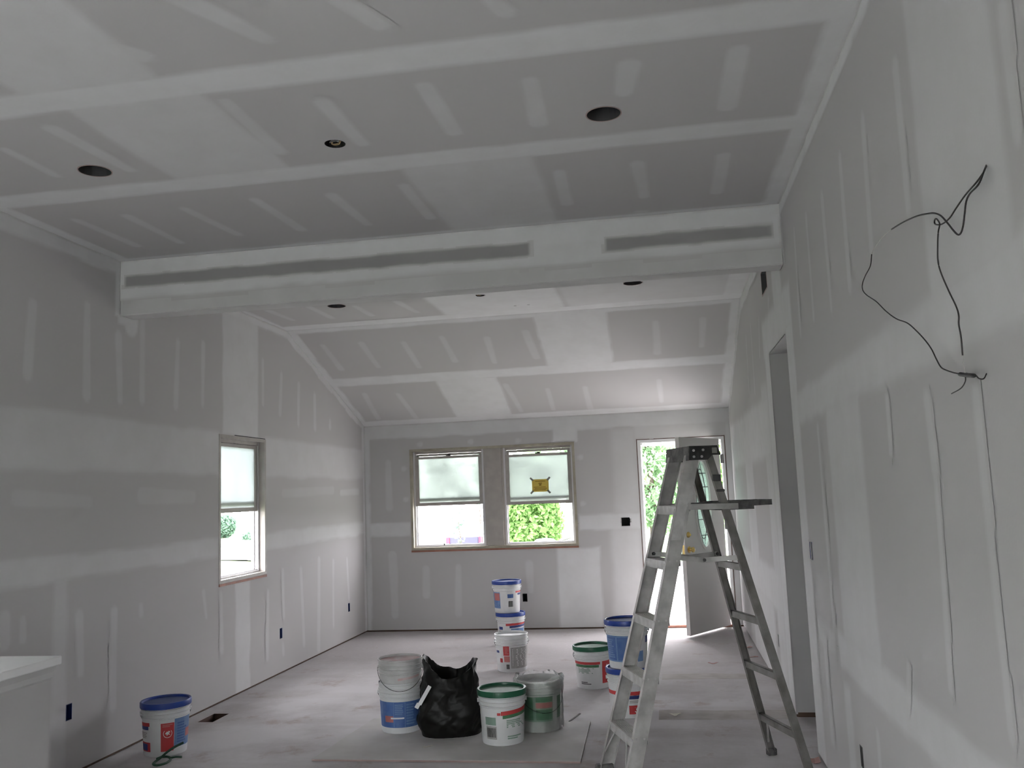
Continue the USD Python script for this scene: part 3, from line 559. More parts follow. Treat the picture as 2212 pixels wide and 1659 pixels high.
DW, DH, DT = 0.845, 2.065, 0.045
def door_m(m): return place(m, o, eu, np.array([0, 0, 1.0]), enr)
ov = affinity.translate(affinity.scale(Point(0, 0).buffer(1, 32), 0.165, 0.475), 0.43, 1.37)
pl = sbox(0, 0.022, DW, DH+0.022).difference(ov)
slab = prism(pl, DT); slab.apply_translation([0, 0, -DT])
obj('door_slab', door_m(slab), M['doorwhite'], dr)
ring = prism(affinity.scale(ov, 1.10, 1.045).difference(affinity.scale(ov, 0.93, 0.975)), 0.012)
obj('oval_moulding', door_m(ring), M['doorwhite'], dr, smooth=30)
gp = prism(affinity.scale(ov, 0.99, 0.99), 0.006); gp.apply_translation([0, 0, -DT/2])
gl = obj('oval_glass', door_m(gp), M['pane_door'], dr, label='oval leaded glass')
came = []
o2 = affinity.scale(ov, 0.62, 0.80)
came.append(prism(o2.difference(affinity.scale(o2, 0.94, 0.98)), 0.01))
for zz in (1.03, 1.2, 1.55, 1.70):
    came.append(prism(sbox(0.28, zz-0.003, 0.58, zz+0.003).intersection(ov), 0.01))
for a, b in (((0.43, 0.9), (0.33, 1.2)), ((0.43, 0.9), (0.53, 1.2)), ((0.43, 1.84), (0.34, 1.55)), ((0.43, 1.84), (0.52, 1.55))):
    came.append(prism(LineString([a, b]).buffer(0.003).intersection(ov), 0.01))
cm = trimesh.util.concatenate(came); cm.apply_translation([0, 0, -DT/2-0.002])
obj('lead_came', door_m(cm), M['steel'], gl)
def along(prof, at):
    m = lathe(prof, 24); m.apply_translation(at); return door_m(m)
obj('door_knob', along([(0, 0), (0.032, 0), (0.034, 0.006), (0.014, 0.01), (0.012, 0.03), (0.026, 0.04), (0.028, 0.055), (0.018, 0.064), (0, 0.066)], (DW-0.07, 0.90, 0)), M['brass'], dr, smooth=40)
obj('deadbolt', along([(0, 0), (0.030, 0), (0.030, 0.008), (0.02, 0.016), (0.012, 0.03), (0, 0.03)], (DW-0.07, 1.055, 0)), M['brass'], dr, smooth=40)
obj('latch_plate', door_m(bx(DW-0.0005, DW+0.001, 0.85, 0.95, -0.034, -0.011)), M['brass'], dr)
for zz in (0.25, 1.12, 1.86):
    obj('hinge', [cyl((0.685, d-0.006, zz-0.05), (0.685, d-0.006, zz+0.05), 0.008), bx(0.66, 0.678, d-0.003, d+0.04, zz-0.05, zz+0.05)], M['steel'], dr)

# ---------------------------------------------------------------- wall boxes, duct, vents, cans
def cup(w, h, depth, t=0.003):
    """open box, opening towards +z, in local (x,y,z); rim at z=0"""
    return trimesh.util.concatenate([bx(-w/2, w/2, -h/2, h/2, -depth, -depth+t), bx(-w/2, -w/2+t, -h/2, h/2, -depth, 0), bx(w/2-t, w/2, -h/2, h/2, -depth, 0), bx(-w/2, w/2, -h/2, -h/2+t, -depth, 0), bx(-w/2, w/2, h/2-t, h/2, -depth, 0)])
def wall_box(Sf, c, w, h, label, mat, dev=False, group=None):
    p = Sf.at(np.array(c[0]), np.array(c[1]))
    r = thing('electrical_box', label, 'electrical box', p, group='electrical boxes in the walls')
    z = np.zeros(3)
    cupm = place(cup(w-0.002, h-0.002, 0.07), z+0.001*Sf.en, Sf.eu, Sf.ev, Sf.en)
    obj('box', cupm, mat, r)
    ws = [place(tube([(0.01*k-0.01, 0.02, -0.065), (0.012*k, 0.0, -0.03), (0.008*k-0.005, -0.02, -0.025), (0.01*k, -0.03, -0.05)], 0.002, 6), z, Sf.eu, Sf.ev, Sf.en) for k in (-1, 0, 1)]
    obj('wire', ws, M['dark'], r)
    if dev:
        obj('bracket', place(trimesh.util.concatenate([bx(-0.02, 0.02, -0.035, 0.035, -0.02, -0.002), bx(-0.012, 0.012, -0.05, 0.05, -0.004, 0.002)]), z, Sf.eu, Sf.ev, Sf.en), M['l_dark'], r)
wall_box(SL, LBOX[0], 0.055, 0.095, 'blue electrical box in the left wall by the half wall', M['bluebox'])
wall_box(SL, LBOX[1], 0.055, 0.095, 'blue electrical box in the left wall below the window', M['bluebox'])
wall_box(SL, LBOX[2], 0.055, 0.095, 'blue electrical box in the left wall near the far corner', M['bluebox'])
wall_box(SF, FBOX[0][0], 0.055, 0.092, 'dark electrical box beside the stacked buckets by the front wall', M['dark'])
wall_box(SF, FBOX[1][0], 0.10, 0.095, 'wide dark electrical box between front window and door', M['dark'])
wall_box(SR, RBOX[0][0], 0.085, 0.10, 'dark switch box in the right wall beside the opening', M['bluebox'], True)
wall_box(SR, RBOX[1][0], 0.055, 0.095, 'small outlet box low in the right wall beyond the opening', M['l_grey'])
wall_box(SR, RBOX[2][0], 0.055, 0.095, 'dark outlet box low in the right wall at the bottom edge', M['steel'])
p = SR.at(np.array(6.39), np.array(2.9875))
du = thing('air_duct', 'dark rectangular air duct opening high in the right wall', 'duct', p)
obj('boot', place(cup(0.298, 0.163, 0.12), 0.001*SR.en, SR.eu, SR.ev, SR.en), M['steel'], du)
obj('flange', place(prism(sbox(-0.155, -0.088, 0.155, 0.088).difference(sbox(-0.147, -0.08, 0.147, 0.08)), 0.002), (0, 0, 0), SR.eu, SR.ev, SR.en), M['gyp'], du)
fv = thing('floor_vent', 'dark open floor vent hole along the left wall', 'vent', ((VENT[0]+VENT[1])/2, (VENT[2]+VENT[3])/2, 0))
obj('boot', cup(VENT[1]-VENT[0]-0.002, VENT[3]-VENT[2]-0.002, 0.15), M['ventred'], fv)
canlab = ['dark recessed light hole in the near ceiling, left', 'dark recessed light hole in the near ceiling, right', 'dark recessed light hole behind the beam, left', 'dark recessed light hole behind the beam, right']
for (x, y), lb in zip(CANS, canlab):
    r = thing('recessed_light', lb, 'recessed light', (x, y, ZC), group='recessed light holes in the ceiling')
    obj('can', lathe([(0.0785, -0.001), (0.0785, 0.14), (0, 0.14), (0, 0.137), (0.0755, 0.137), (0.0755, -0.001), (0.0785, -0.001)], 40), M['steel'], r)
    obj('rim', lathe([(0.0755, -0.002), (0.081, -0.002), (0.081, 0.0), (0.0755, 0.0), (0.0755, -0.002)], 40), M['gyp'], r)
    obj('socket', lathe([(0, 0.136), (0.02, 0.136), (0.02, 0.10), (0.015, 0.098), (0, 0.098)], 20), M['dark'], r)
for i, ((x, y), rr, lb) in enumerate(zip(CBOX, (0.05, 0.04), ('round ceiling box stuffed with wires in the near ceiling', 'small round ceiling box with wires behind the beam'))):
    r = thing('ceiling_box', lb, 'ceiling box', (x, y, ZC), group='ceiling boxes')
    obj('box', lathe([(rr-0.001, 0.0), (rr-0.001, 0.07), (0, 0.07), (0, 0.067), (rr-0.003, 0.067), (rr-0.003, 0.0), (rr-0.001, 0.0)], 24), M['dark'], r)
    for k, mt in enumerate(('wood', 'capgrey', 'wirewhite', 'wood')):
        a = k*1.5+i
        pts = [(0.02*math.cos(a), 0.02*math.sin(a), 0.06), (0.035*math.cos(a+1)*rr/0.05, 0.03*math.sin(a+1), 0.02), (0.02*math.cos(a+2.5), 0.025*math.sin(a+2.5), 0.006), (-0.03*math.cos(a+1), -0.02*math.sin(a), 0.012), (0.01, -0.02, 0.05)]
        obj('wire', tube(pts, 0.0035 if k % 2 else 0.0025, 6), M[mt], r)
nk = thing('ceiling_mark', 'pair of small dents in the ceiling behind the beam', 'dent', (-1.15, 7.745, ZC))
for dx in (-0.062, 0.06):
    obj('dent', lathe([(0, -0.0042), (0.012, -0.004), (0.014, -0.0015)], 12).apply_translation([dx, 0, 0]), M['l_grey'], nk)

# ---------------------------------------------------------------- buckets
BH = 0.325
def rad(z): return 0.130+0.016*z/0.30
def patch(facing, a0, a1, z0, z1, off=0.0008, n=None, tilt=0.0):
    """thin curved label on a bucket's side; angles in degrees to the viewer's right of the direction 'facing'"""
    n = n or max(3, int(abs(a1-a0)/5)+1)
    an = np.radians(np.linspace(a0, a1, n)); V = []
    for k, a in enumerate(an):
        for z, o in ((z0, off), (z1, off), (z1, -0.0015), (z0, -0.0015)):
            zz = z+tilt*(a-an[0]); r = rad(zz)+o; b = facing+a
            V.append((r*math.cos(b), r*math.sin(b), zz))
    F = []
    for k in range(n-1):
        for i in range(4):
            p0, p1, q0, q1 = 4*k+i, 4*k+(i+1) % 4, 4*(k+1)+i, 4*(k+1)+(i+1) % 4
            F += [[p0, q0, q1], [p0, q1, p1]]
    e = 4*(n-1); F += [[0, 1, 2], [0, 2, 3], [e, e+2, e+1], [e, e+3, e+2]]
    return trimesh.Trimesh(np.array(V), np.array(F), process=False)
def bend(m, facing, a, z, off=0.0016):
    """lays a flat xy mesh on the bucket's side, centred at angle a, height z"""
    m = m.copy(); c = (m.bounds[0]+m.bounds[1])/2; v = m.vertices-[c[0], c[1], m.bounds[0][2]]
    r = rad(z)+off-0.0008; b = facing+math.radians(a)+v[:, 0]/r
    m.vertices = np.stack([(r+v[:, 2])*np.cos(b), (r+v[:, 2])*np.sin(b), z+v[:, 1]], 1); return m
def bars(facing, a0, a1, z0, z1, n, seed=0, off=0.0016):
    rg = random.Random(seed); out = []; h = (z1-z0)/n
    for i in range(n):
        out.append(patch(facing, a0, a1-(a1-a0)*rg.uniform(0, 0.35), z1-(i+0.6)*h, z1-i*h, off, 4))
    return out
def barcode(facing, a0, a1, z0, z1, seed=0):
    rg = random.Random(seed); out = []; a = a0
    while a < a1-0.6:
        w = rg.choice((0.6, 1.0, 1.6)); out.append(patch(facing, a, min(a+w, a1), z0, z1, 0.0018, 2)); a += w+rg.choice((0.6, 0.9))
    return out
def bucket(name, label, x, y, z=0.0, lid=None, prints=(), content=None, bail='back', mat='white', spin=0.0, group=None, ears=True):
    f = math.atan2(-y, -x)
    r = thing(name, label, 'bucket', (x, y, z), group='joint compound buckets')
    rr = rad
    prof = [(0, 0.004), (rr(0)-0.012, 0.004), (rr(0)-0.008, 0.0), (rr(0)-0.002, 0.001), (rr(0.01), 0.010), (rr(0.225), 0.225), (rr(0.225)+0.005, 0.228), (rr(0.235)+0.005, 0.234), (rr(0.235), 0.237),
            (rr(0.25), 0.250), (rr(0.25)+0.008, 0.252), (rr(0.26)+0.008, 0.258), (rr(0.26), 0.261), (rr(0.275), 0.275), (rr(0.275)+0.006, 0.277), (rr(0.285)+0.006, 0.283), (rr(0.285), 0.286),
            (rr(0.31), 0.308), (rr(0.31)+0.004, 0.311), (rr(0.32)+0.004, 0.320), (rr(0.32)-0.001, 0.322), (rr(0.32)-0.003, 0.318), (rr(0.01)-0.003, 0.010), (0, 0.009)]
    obj('pail', lathe(prof, 56), M[mat], r, smooth=35)
    if ears:
        fe = f+spin
        for s in (-1, 1):
            a = fe+s*math.pi/2; c, sn = math.cos(a), math.sin(a); q = rr(0.262)
            obj('bail_ear', cyl((q*c, q*sn, 0.255), ((q+0.013)*c, (q+0.013)*sn, 0.255), 0.013), M[mat], r)
        pts = []
        sgn = 1 if bail == 'front' else -1
        for k in range(19):
            t = math.pi*k/18; q = rr(0.2)+0.012
            a0 = fe-math.pi/2
            lx, ly = q*math.cos(t), q*math.sin(t)
            zz = 0.255-0.13*math.sin(t)
            ang = a0+t if bail == 'front' else a0-t
            pts.append((q*math.cos(ang), q*math.sin(ang), zz))
        obj('bail', tube(pts, 0.0018, 6, 2), M['steel'], r)
    if lid:
        lm, ld = (M['blue'], M['bluedust']) if lid == 'blue' else (M['green'], M['greendust'])
        R0 = rr(0.32)
        lo = obj('lid', lathe([(R0+0.0055, 0.292), (R0+0.0095, 0.292), (R0+0.0105, 0.300), (R0+0.0105, 0.322), (R0+0.007, 0.327), (R0+0.001, 0.3275), (R0-0.004, 0.325), (R0-0.006, 0.314), (R0-0.010, 0.3115), (0, 0.3115), (0, 0.309), (R0+0.0055, 0.309), (R0+0.0055, 0.292)], 56), lm, r, smooth=35)
        obj('lid_panel', lathe([(0, 0.3122), (R0-0.014, 0.3122), (R0-0.012, 0.3116)], 48), ld, lo, smooth=35)
    if content:
        obj('compound', lathe([(0, 0.298), (0.04, 0.296), (0.09, 0.299), (rr(0.30)-0.0035, 0.306), (rr(0.30)-0.0035, 0.28), (0, 0.28)], 32), M[content], r, smooth=35)
    for pn, m, mm, subs in [(q+((),))[:4] for q in prints]:
        o = obj(pn, m(f), M[mm], r)
        for sn_, sm, smm in subs: obj(sn_, sm(f), M[smm], o)
    return r
P_ = lambda *a, **k: (lambda f: patch(f, *a, **k))
B_ = lambda *a, **k: (lambda f: bars(f, *a, **k))
K_ = lambda *a, **k: (lambda f: barcode(f, *a, **k))
def emblem(a, z, s):
    def g(f):
        ring = prism(Point(0, 0).buffer(s, 24).difference(Point(0, 0).buffer(s*0.88, 24)), 0.0008)
        fig = prism(unary_union([Polygon([(-0.5, -0.1), (-0.15, 0.35), (0.35, 0.5), (0.6, 0.2), (0.25, 0.1), (0.55, -0.35), (0.1, -0.2), (-0.1, -0.55), (-0.2, -0.15)])]), 0.0008)
        fig.apply_scale([s*1.1, s*1.1, 1])
        return [bend(ring, f, a, z), bend(fig, f, a, z)]
    return g
def word(t, a, z, h): return lambda f: bend(meshkit.text_mesh(t, h, 0.0008, True), f, a, z)

bucket('bucket', 'blue-lidded joint compound bucket alone by the left wall', -3.289+0.04, 5.503, lid='blue', prints=[
    ('front_panel', P_(-12, 21, 0.033, 0.205), 'l_red', [('emblem', emblem(5, 0.142, 0.027), 'l_white'), ('print_lines', B_(-8, 18, 0.178, 0.198, 2, seed=1), 'l_red2')]),
    ('label', P_(22, 100, 0.05, 0.225), 'l_sky', [('print_lines', B_(30, 62, 0.07, 0.2, 8, seed=2), 'l_blue'), ('print_badge', P_(58, 82, 0.10, 0.15, 0.0018), 'l_red2')]),
    ('stripe', P_(-95, -43, 0.185, 0.207, tilt=0.004), 'l_red'), ('stripe', P_(-95, -47, 0.163, 0.185, tilt=0.004), 'l_navy'),
    ('badge', P_(-92, -42, 0.033, 0.09), 'l_red', [('badge_mark', P_(-80, -52, 0.04, 0.08, 0.0018), 'l_navy')]),
    ('print_lines', B_(-85, -50, 0.11, 0.15, 4, seed=3), 'l_grey')])
bucket('bucket', 'blue-labelled bucket under the open white one', -1.832, 6.022, z=0.013, prints=[
    ('label', P_(-100, 80, 0.04, 0.205), 'l_blue', [('panel_line', lambda f: [patch(f, a, a+1.5, 0.042, 0.203, 0.0016, 2) for a in (-62, -22, 10)], 'l_sky'),
     ('print_badge', P_(-50, -23, 0.075, 0.115, 0.0017), 'l_red2'), ('print_stripe', P_(-30, 8, 0.096, 0.106, 0.0024), 'l_white'), ('print_lines', B_(-18, 6, 0.12, 0.19, 6, seed=4), 'l_sky'), ('print_lines', B_(14, 44, 0.05, 0.19, 8, seed=5), 'l_sky')])])
bucket('bucket', 'open white bucket with pink residue, nested on a blue-labelled bucket', -1.832, 6.022, z=0.163, content='pinkmud', mat='whitedusty', bail='front', prints=[
    ('smear', P_(-8, 60, 0.19, 0.205, 0.001, tilt=0.012), 'pinkmud')])
bucket('bucket', 'green-lidded bucket on the drywall offcut in front of the black bag', -1.087, 5.756, z=0.013, lid='green', prints=[
    ('banner', P_(-4, 85, 0.183, 0.207, tilt=0.01), 'l_red'), ('banner_tip', P_(-14, -5, 0.184, 0.200), 'l_red'), ('underline', P_(0, 85, 0.163, 0.183, tilt=0.012), 'l_green'),
    ('print_lines', B_(10, 68, 0.105, 0.155, 5, seed=6, off=0.0012), 'l_sage'), ('side_panel', P_(-50, -18, 0.125, 0.172), 'l_sage'),
    ('barcode_panel', P_(-48, -17, 0.04, 0.118), 'l_grey', [('barcode', K_(-46, -19, 0.052, 0.108, seed=7), 'l_dark')]), ('print_lines', B_(12, 58, 0.035, 0.06, 2, seed=8, off=0.0012), 'l_sage')])
wrapb = bucket('bucket', 'white bucket wrapped in clear plastic film behind the green-lidded one', -0.893, 6.064, z=0.013, mat='whitedusty', bail='front', spin=0.3, prints=[
    ('label', P_(-60, 38, 0.07, 0.24), 'l_sage', [('print_panel', P_(-58, -18, 0.08, 0.235, 0.0017), 'l_green'), ('print_panel', P_(-10, 36, 0.195, 0.235, 0.0017), 'l_green'), ('print_banner', P_(-10, 36, 0.155, 0.19, 0.0017), 'l_red2'), ('print_panel', P_(-10, 36, 0.08, 0.145, 0.0017), 'l_green')]),
    ('side_label', P_(55, 78, 0.08, 0.22), 'l_green')])
fa = []
NT, NZ = 72, 16
V = []
for i in range(NZ+1):
    for k in range(NT):
        a = 2*math.pi*k/NT; tz = i/NZ
        rr0 = rad(0.335*tz)+0.017+0.006*math.sin(9*a+6*tz)+0.004*math.sin(23*a-9*tz)
        zz = 0.005+0.335*tz+0.008*math.sin(7*a)*tz
        if i == NZ: rr0 *= 0.93
        V.append((rr0*math.cos(a), rr0*math.sin(a), zz))
F = [[i*NT+k, i*NT+(k+1) % NT, (i+1)*NT+(k+1) % NT, (i+1)*NT+k] for i in range(NZ) for k in range(NT)]
obj('plastic_film', (np.array(V), np.array(F)), M['film'], wrapb, smooth=True, label='clear crumpled plastic film')
bucket('bucket', 'open white bucket with grey text panel in front of the far blue-lidded pair', -1.42, 8.073, mat='white', content='white', prints=[
    ('red_label', P_(-32, -9, 0.145, 0.225), 'l_red', [('print_lines', B_(-26, -12, 0.155, 0.215, 5, seed=9), 'l_red2')]), ('pale_label', P_(-30, -8, 0.09, 0.14), 'l_red2'), ('dot', P_(-49, -37, 0.085, 0.12), 'l_red'),
    ('text_panel', P_(-4, 92, 0.035, 0.215), 'l_grey', [('print_lines', B_(2, 70, 0.05, 0.20, 11, seed=10), 'l_white')]), ('small_mark', P_(-22, -10, 0.03, 0.07), 'l_dark'), ('small_mark', P_(-70, -52, 0.165, 0.185), 'l_navy')])
bucket('bucket', 'lower blue-lidded bucket of the far pair at the front wall', -1.66, 9.45, lid='blue', mat='white', prints=[
    ('banner', P_(-22, 88, 0.20, 0.222, tilt=0.006), 'l_red'), ('underline', P_(-6, 88, 0.178, 0.2, tilt=0.006), 'l_navy'), ('text_block', P_(0, 70, 0.125, 0.172), 'l_sky'), ('barcode_panel', P_(-62, -38, 0.09, 0.15), 'l_grey', [('barcode', K_(-60, -40, 0.1, 0.145, seed=11), 'l_dark')]), ('side_mark', P_(-60, -38, 0.16, 0.19), 'l_navy'), ('badge', P_(50, 88, 0.1, 0.13), 'l_red')])
bucket('bucket', 'upper blue-lidded bucket of the far pair at the front wall', -1.69, 9.45, z=0.327, lid='blue', mat='white', prints=[
    ('label', P_(-85, -32, 0.05, 0.215), 'l_sky', [('print_badge', P_(-68, -34, 0.13, 0.205, 0.0017), 'l_red2'), ('print_lines', B_(-80, -36, 0.06, 0.125, 6, seed=12), 'l_blue')]),
    ('text_block', P_(2, 28, 0.155, 0.195), 'l_blue'), ('barcode_panel', P_(2, 30, 0.05, 0.14), 'l_white', [('barcode', K_(5, 27, 0.065, 0.125, seed=13), 'l_dark')]), ('banner', P_(40, 92, 0.205, 0.222), 'l_red'), ('underline', P_(52, 92, 0.18, 0.2), 'l_navy')])
bucket('bucket', 'green-lidded bucket with red side panel left of the stepladder', -0.641, 7.385, lid='green', prints=[
    ('banner', P_(-80, 24, 0.192, 0.212), 'l_red'), ('underline', P_(-70, 20, 0.170, 0.19), 'l_green'), ('print_lines', B_(-55, 5, 0.12, 0.165, 5, seed=14, off=0.0012), 'l_sage'),
    ('red_panel', P_(32, 74, 0.045, 0.215), 'l_red', [('panel_mark', lambda f: bend(prism(LineString([(-0.012, 0.02), (0.008, 0.008), (-0.008, -0.006), (0.01, -0.02)]).buffer(0.003), 0.0008), f, 50, 0.175), 'l_white')]), ('print_lines', B_(-45, -8, 0.035, 0.058, 2, seed=15, off=0.0012), 'l_dark')])
bucket('bucket', 'lower blue-lidded bucket of the pair behind the stepladder', -0.318, 6.483, lid='blue', prints=[
    ('banner', P_(-90, 62, 0.155, 0.18), 'l_red'), ('underline', P_(-8, 60, 0.13, 0.153), 'l_navy'), ('badge', P_(-2, 50, 0.03, 0.088), 'l_red', [('number', word('3', 20, 0.059, 0.036), 'l_white')]), ('print_lines', B_(0, 48, 0.1, 0.12, 2, seed=16, off=0.0012), 'l_grey')])
bucket('bucket', 'upper blue-lidded bucket of the pair behind the stepladder', -0.312, 6.478, z=0.327, lid='blue', prints=[
    ('label', P_(-100, 20, 0.05, 0.225), 'l_sky', [('print_panel', P_(-75, -35, 0.06, 0.215, 0.0016), 'l_blue'), ('print_panel', P_(-30, 5, 0.06, 0.215, 0.0016), 'l_blue'), ('print_lines', B_(-70, -40, 0.07, 0.2, 9, seed=17, off=0.0024), 'l_sky')]),
    ('side_mark', P_(62, 85, 0.17, 0.215), 'l_navy'), ('side_mark', P_(30, 50, 0.05, 0.12), 'l_sky')])

# ---------------------------------------------------------------- black bag
bg = thing('garbage_bag', 'crumpled open black plastic bag standing among the buckets', 'bag', (-1.47, 5.96, 0.013))
f = math.atan2(-5.96, 1.47)
NT, NZ = 120, 44
Vb = []
def bag_pt(a, t, inner=0.0):
    ca, sa = math.cos(a), math.sin(a)
    ex = (abs(ca)**2.6+abs(sa)**2.6)**(-1/2.6)
    lean = 0.0
    rim = 0.375+0.115*math.exp(-((((a-math.pi*0.98+math.pi) % (2*math.pi))-math.pi)/1.0)**4)+0.085*math.exp(-((((a-0.12+math.pi) % (2*math.pi))-math.pi)/0.92)**4)+0.004*math.sin(5*a)
    z = rim*t
    w = 0.195+0.030*math.sin(min(1, t*1.6)*math.pi)-0.015*t**3
    dd = 0.155+0.03*math.sin(min(1, t*1.5)*math.pi)
    x, y = ca*ex*w*(1-inner), sa*ex*dd*(1-inner)
    return np.array([x, y, z])
rowsb = [(t, 0.0) for t in np.linspace(0, 1, 34)]+[(t, i) for t, i in zip(np.linspace(0.985, 0.45, 12), np.linspace(0.05, 0.25, 12))]
for t_, inn in rowsb:
    for k in range(NT):
        Vb.append(bag_pt(2*math.pi*k/NT, t_, inn))
Vb = np.array(Vb)
nz = np.stack([meshkit.fbm(Vb*9+np.array([3.1*j, 1.7*j, 0.3]), 4, seed=j)-0.5 for j in range(3)], -1)
rid = np.abs(meshkit.fbm(Vb*np.array([14, 14, 6.0]), 3, seed=9)-0.5)
Vb += nz*np.array([0.075, 0.075, 0.045])*np.clip(Vb[:, 2:]/0.06, 0, 1)-(rid[:, None]*0.09)*np.stack([Vb[:, 0], Vb[:, 1], 0*Vb[:, 0]], -1)/0.2*np.clip(Vb[:, 2:]/0.06, 0, 1)*0.5
Vb[:, 2] = np.maximum(Vb[:, 2], 0.0)
NR = len(rowsb)
Fb = [[i*NT+k, i*NT+(k+1) % NT, (i+1)*NT+(k+1) % NT, (i+1)*NT+k] for i in range(NR-1) for k in range(NT)]
Fb = np.array(Fb); tri = np.vstack([Fb[:, [0, 1, 2]], Fb[:, [0, 2, 3]]])
c0 = len(Vb); Vb = np.vstack([Vb, [0, 0, 0.0], [0, 0, 0.16]])
tri = np.vstack([tri, [[c0, (k+1) % NT, k] for k in range(NT)], [[c0+1, (NR-1)*NT+k, (NR-1)*NT+(k+1) % NT] for k in range(NT)]])
bm_ = trimesh.Trimesh(Vb, tri, process=False); bm_.apply_transform(trimesh.transformations.rotation_matrix(f+math.pi/2, [0, 0, 1]))
obj('bag', bm_, M['bag'], bg, smooth=50)
def bagside(pts): 
    R_ = trimesh.transformations.rotation_matrix(f+math.pi/2, [0, 0, 1])[:3, :3]
    return [R_ @ np.array(p) for p in pts]
st = [sbox(-0.012, 0, 0.012, 0.13), sbox(-0.02, -0.03, 0.006, 0.004)]
s1 = prism(unary_union(st), 0.004); s1.apply_transform(trimesh.transformations.rotation_matrix(math.radians(-32), [0, 0, 1]))
sm = place(s1, bagside([(-0.20, -0.225, 0.235)])[0], bagside([(1, 0, 0)])[0], np.array([0, 0, 1.0]), bagside([(0, -1, 0)])[0])
obj('white_strap', sm, M['jambwhite'], bg, label='bent white plastic strip on the side of the bag')

# ---------------------------------------------------------------- drywall offcut on the floor
ob = thing('drywall_offcut', 'flat drywall offcut lying under the central buckets', 'board', (0, 0, 0))
pp = Polygon([(-2.19, 5.33), (-0.56, 5.335), (-0.57, 5.80), (-0.60, 6.26), (-1.9, 6.02), (-2.06, 5.96)])
pp = Polygon([(-2.19, 5.33), (-0.56, 5.335), (-0.575, 6.25), (-2.12, 6.30)])
obj('core', place(prism(pp.buffer(-0.001), 0.0105), (0, 0, 0.001), (1, 0, 0), (0, 1, 0), (0, 0, 1)), M['gyp'], ob, label='reddish broken edge')
obj('face_paper', place(prism(pp, 0.0015), (0, 0, 0.0115), (1, 0, 0), (0, 1, 0), (0, 0, 1)), M['board'], ob)

# ---------------------------------------------------------------- stepladder
lt = thing('stepladder', 'dusty six-foot aluminium stepladder with black top cap', 'ladder', (0.158, 5.152, 0), 0.345)
H = 1.771
fb, rb, wf_, wr_, wt, ft, rt = -0.525, 0.479, 0.224, 0.237, 0.14, -0.026, 0.046
def fr(z, s): q = z/H; return np.array([fb+(ft-fb)*q, s*(wf_+(wt-wf_)*q), z])
def rr_(z, s): q = z/H; return np.array([rb+(rt-rb)*q, s*(wr_+(wt-wr_)*q), z])
def rail(fun, s, sec, z0, z1):
    """channel section (u, v outward) swept from z0 to z1, cut level at both ends"""
    sec = np.array(sec, float); n = len(sec); V = []
    for z in (z0, z1):
        c = fun(z, s)
        for u, v in sec: V.append([c[0]+u, c[1]+s*v, z])
    poly = Polygon(sec); vv, ff = trimesh.creation.triangulate_polygon(poly, engine='earcut')
    F = []
    for k in range(n):
        k2 = (k+1) % n; F += [[k, k2, n+k2], [k, n+k2, n+k]]
    idx = [int(np.argmin(((sec-p)**2).sum(1))) for p in vv]
    for t3 in ff:
        a, b, c = (idx[i] for i in t3); F += [[a, c, b], [n+a, n+b, n+c]]
    m = trimesh.Trimesh(np.array(V), np.array(F), process=False); m.fix_normals(); return m
def chan(w, dep, t): return [(-w/2, -dep), (-w/2, t), (w/2, t), (w/2, -dep), (w/2-t, -dep), (w/2-t, 0), (-w/2+t, 0), (-w/2+t, -dep)]
for s in (1, -1):
    rl = obj('front_rail', rail(fr, s, chan(0.078, 0.028, 0.003), 0.03, 1.74), M['alu'], lt)
    a = fr(0.0, s); obj('rubber_foot', bevbox(a[0]-0.05, a[0]+0.05, a[1]-0.022, a[1]+0.022, 0.0, 0.045, 0.006), M['capgrey'], rl)
    obj('rivet', [cyl((*fr(z, s)[:2]+np.array([du_, s*0.003]), z), (*fr(z, s)[:2]+np.array([du_, s*0.006]), z), 0.006, 10) for z in (0.28, 0.57, 0.86, 1.165, 1.455) for du_ in (-0.02, 0.02)], M['aludust'], rl, kind='stuff')
    if s == -1:
        c = fr(1.36, s); q = sbox(-0.028, -0.12, 0.028, 0.12)
        m = prism(q, 0.0008); sl = (ft-fb)/H; vt = np.array([sl, s*(wt-wf_)/H, 1.0]); vt /= np.linalg.norm(vt)
        obj('sticker', place(m, c+np.array([0, -0.0034, 0.03]), np.array([1.0, 0, 0]), vt, np.array([0, -1.0, 0])), M['aludust'], rl, label='worn grey instruction sticker')
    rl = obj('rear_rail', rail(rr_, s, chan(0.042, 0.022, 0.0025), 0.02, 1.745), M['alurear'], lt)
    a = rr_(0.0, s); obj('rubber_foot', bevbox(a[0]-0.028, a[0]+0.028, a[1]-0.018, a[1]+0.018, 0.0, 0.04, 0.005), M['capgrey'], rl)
    if s == -1:
        for z, hz in ((1.60, 0.018), (1.53, 0.007)):
            c = rr_(z, s); obj('clip', bevbox(c[0]-0.024, c[0]+0.024, c[1]-0.008, c[1]+0.006, z-hz, z+hz, 0.003), M['steel'], rl)
for z in (0.28, 0.57, 0.86, 1.165, 1.455):
    c = fr(z, 1); v = c[1]-0.002
    st_ = obj('step', [bevbox(c[0]-0.042, c[0]+0.042, -v, v, z-0.006, z, 0.0015), bx(c[0]-0.043, c[0]-0.040, -v, v, z-0.048, z-0.001), bx(c[0]+0.039, c[0]+0.042, -v, v, z-0.03, z-0.001)], M['aludust'], lt)
    obj('tread_groove', [bx(c[0]-0.034+0.012*k, c[0]-0.029+0.012*k, -v+0.01, v-0.01, z, z+0.0015) for k in range(6)], M['alu'], st_)
c = fr(0.28, 1)
for s in (1, -1):
    a, b = fr(0.235, s*0.42), fr(0.07, s)
    obj('knee_brace', [cyl((fr(0.235, 1)[0]-0.03, s*0.10, 0.245), (fr(0.08, 1)[0]-0.03, s*(fr(0.08, 1)[1]-0.01), 0.10), 0.005, 8)], M['aludust'], lt)
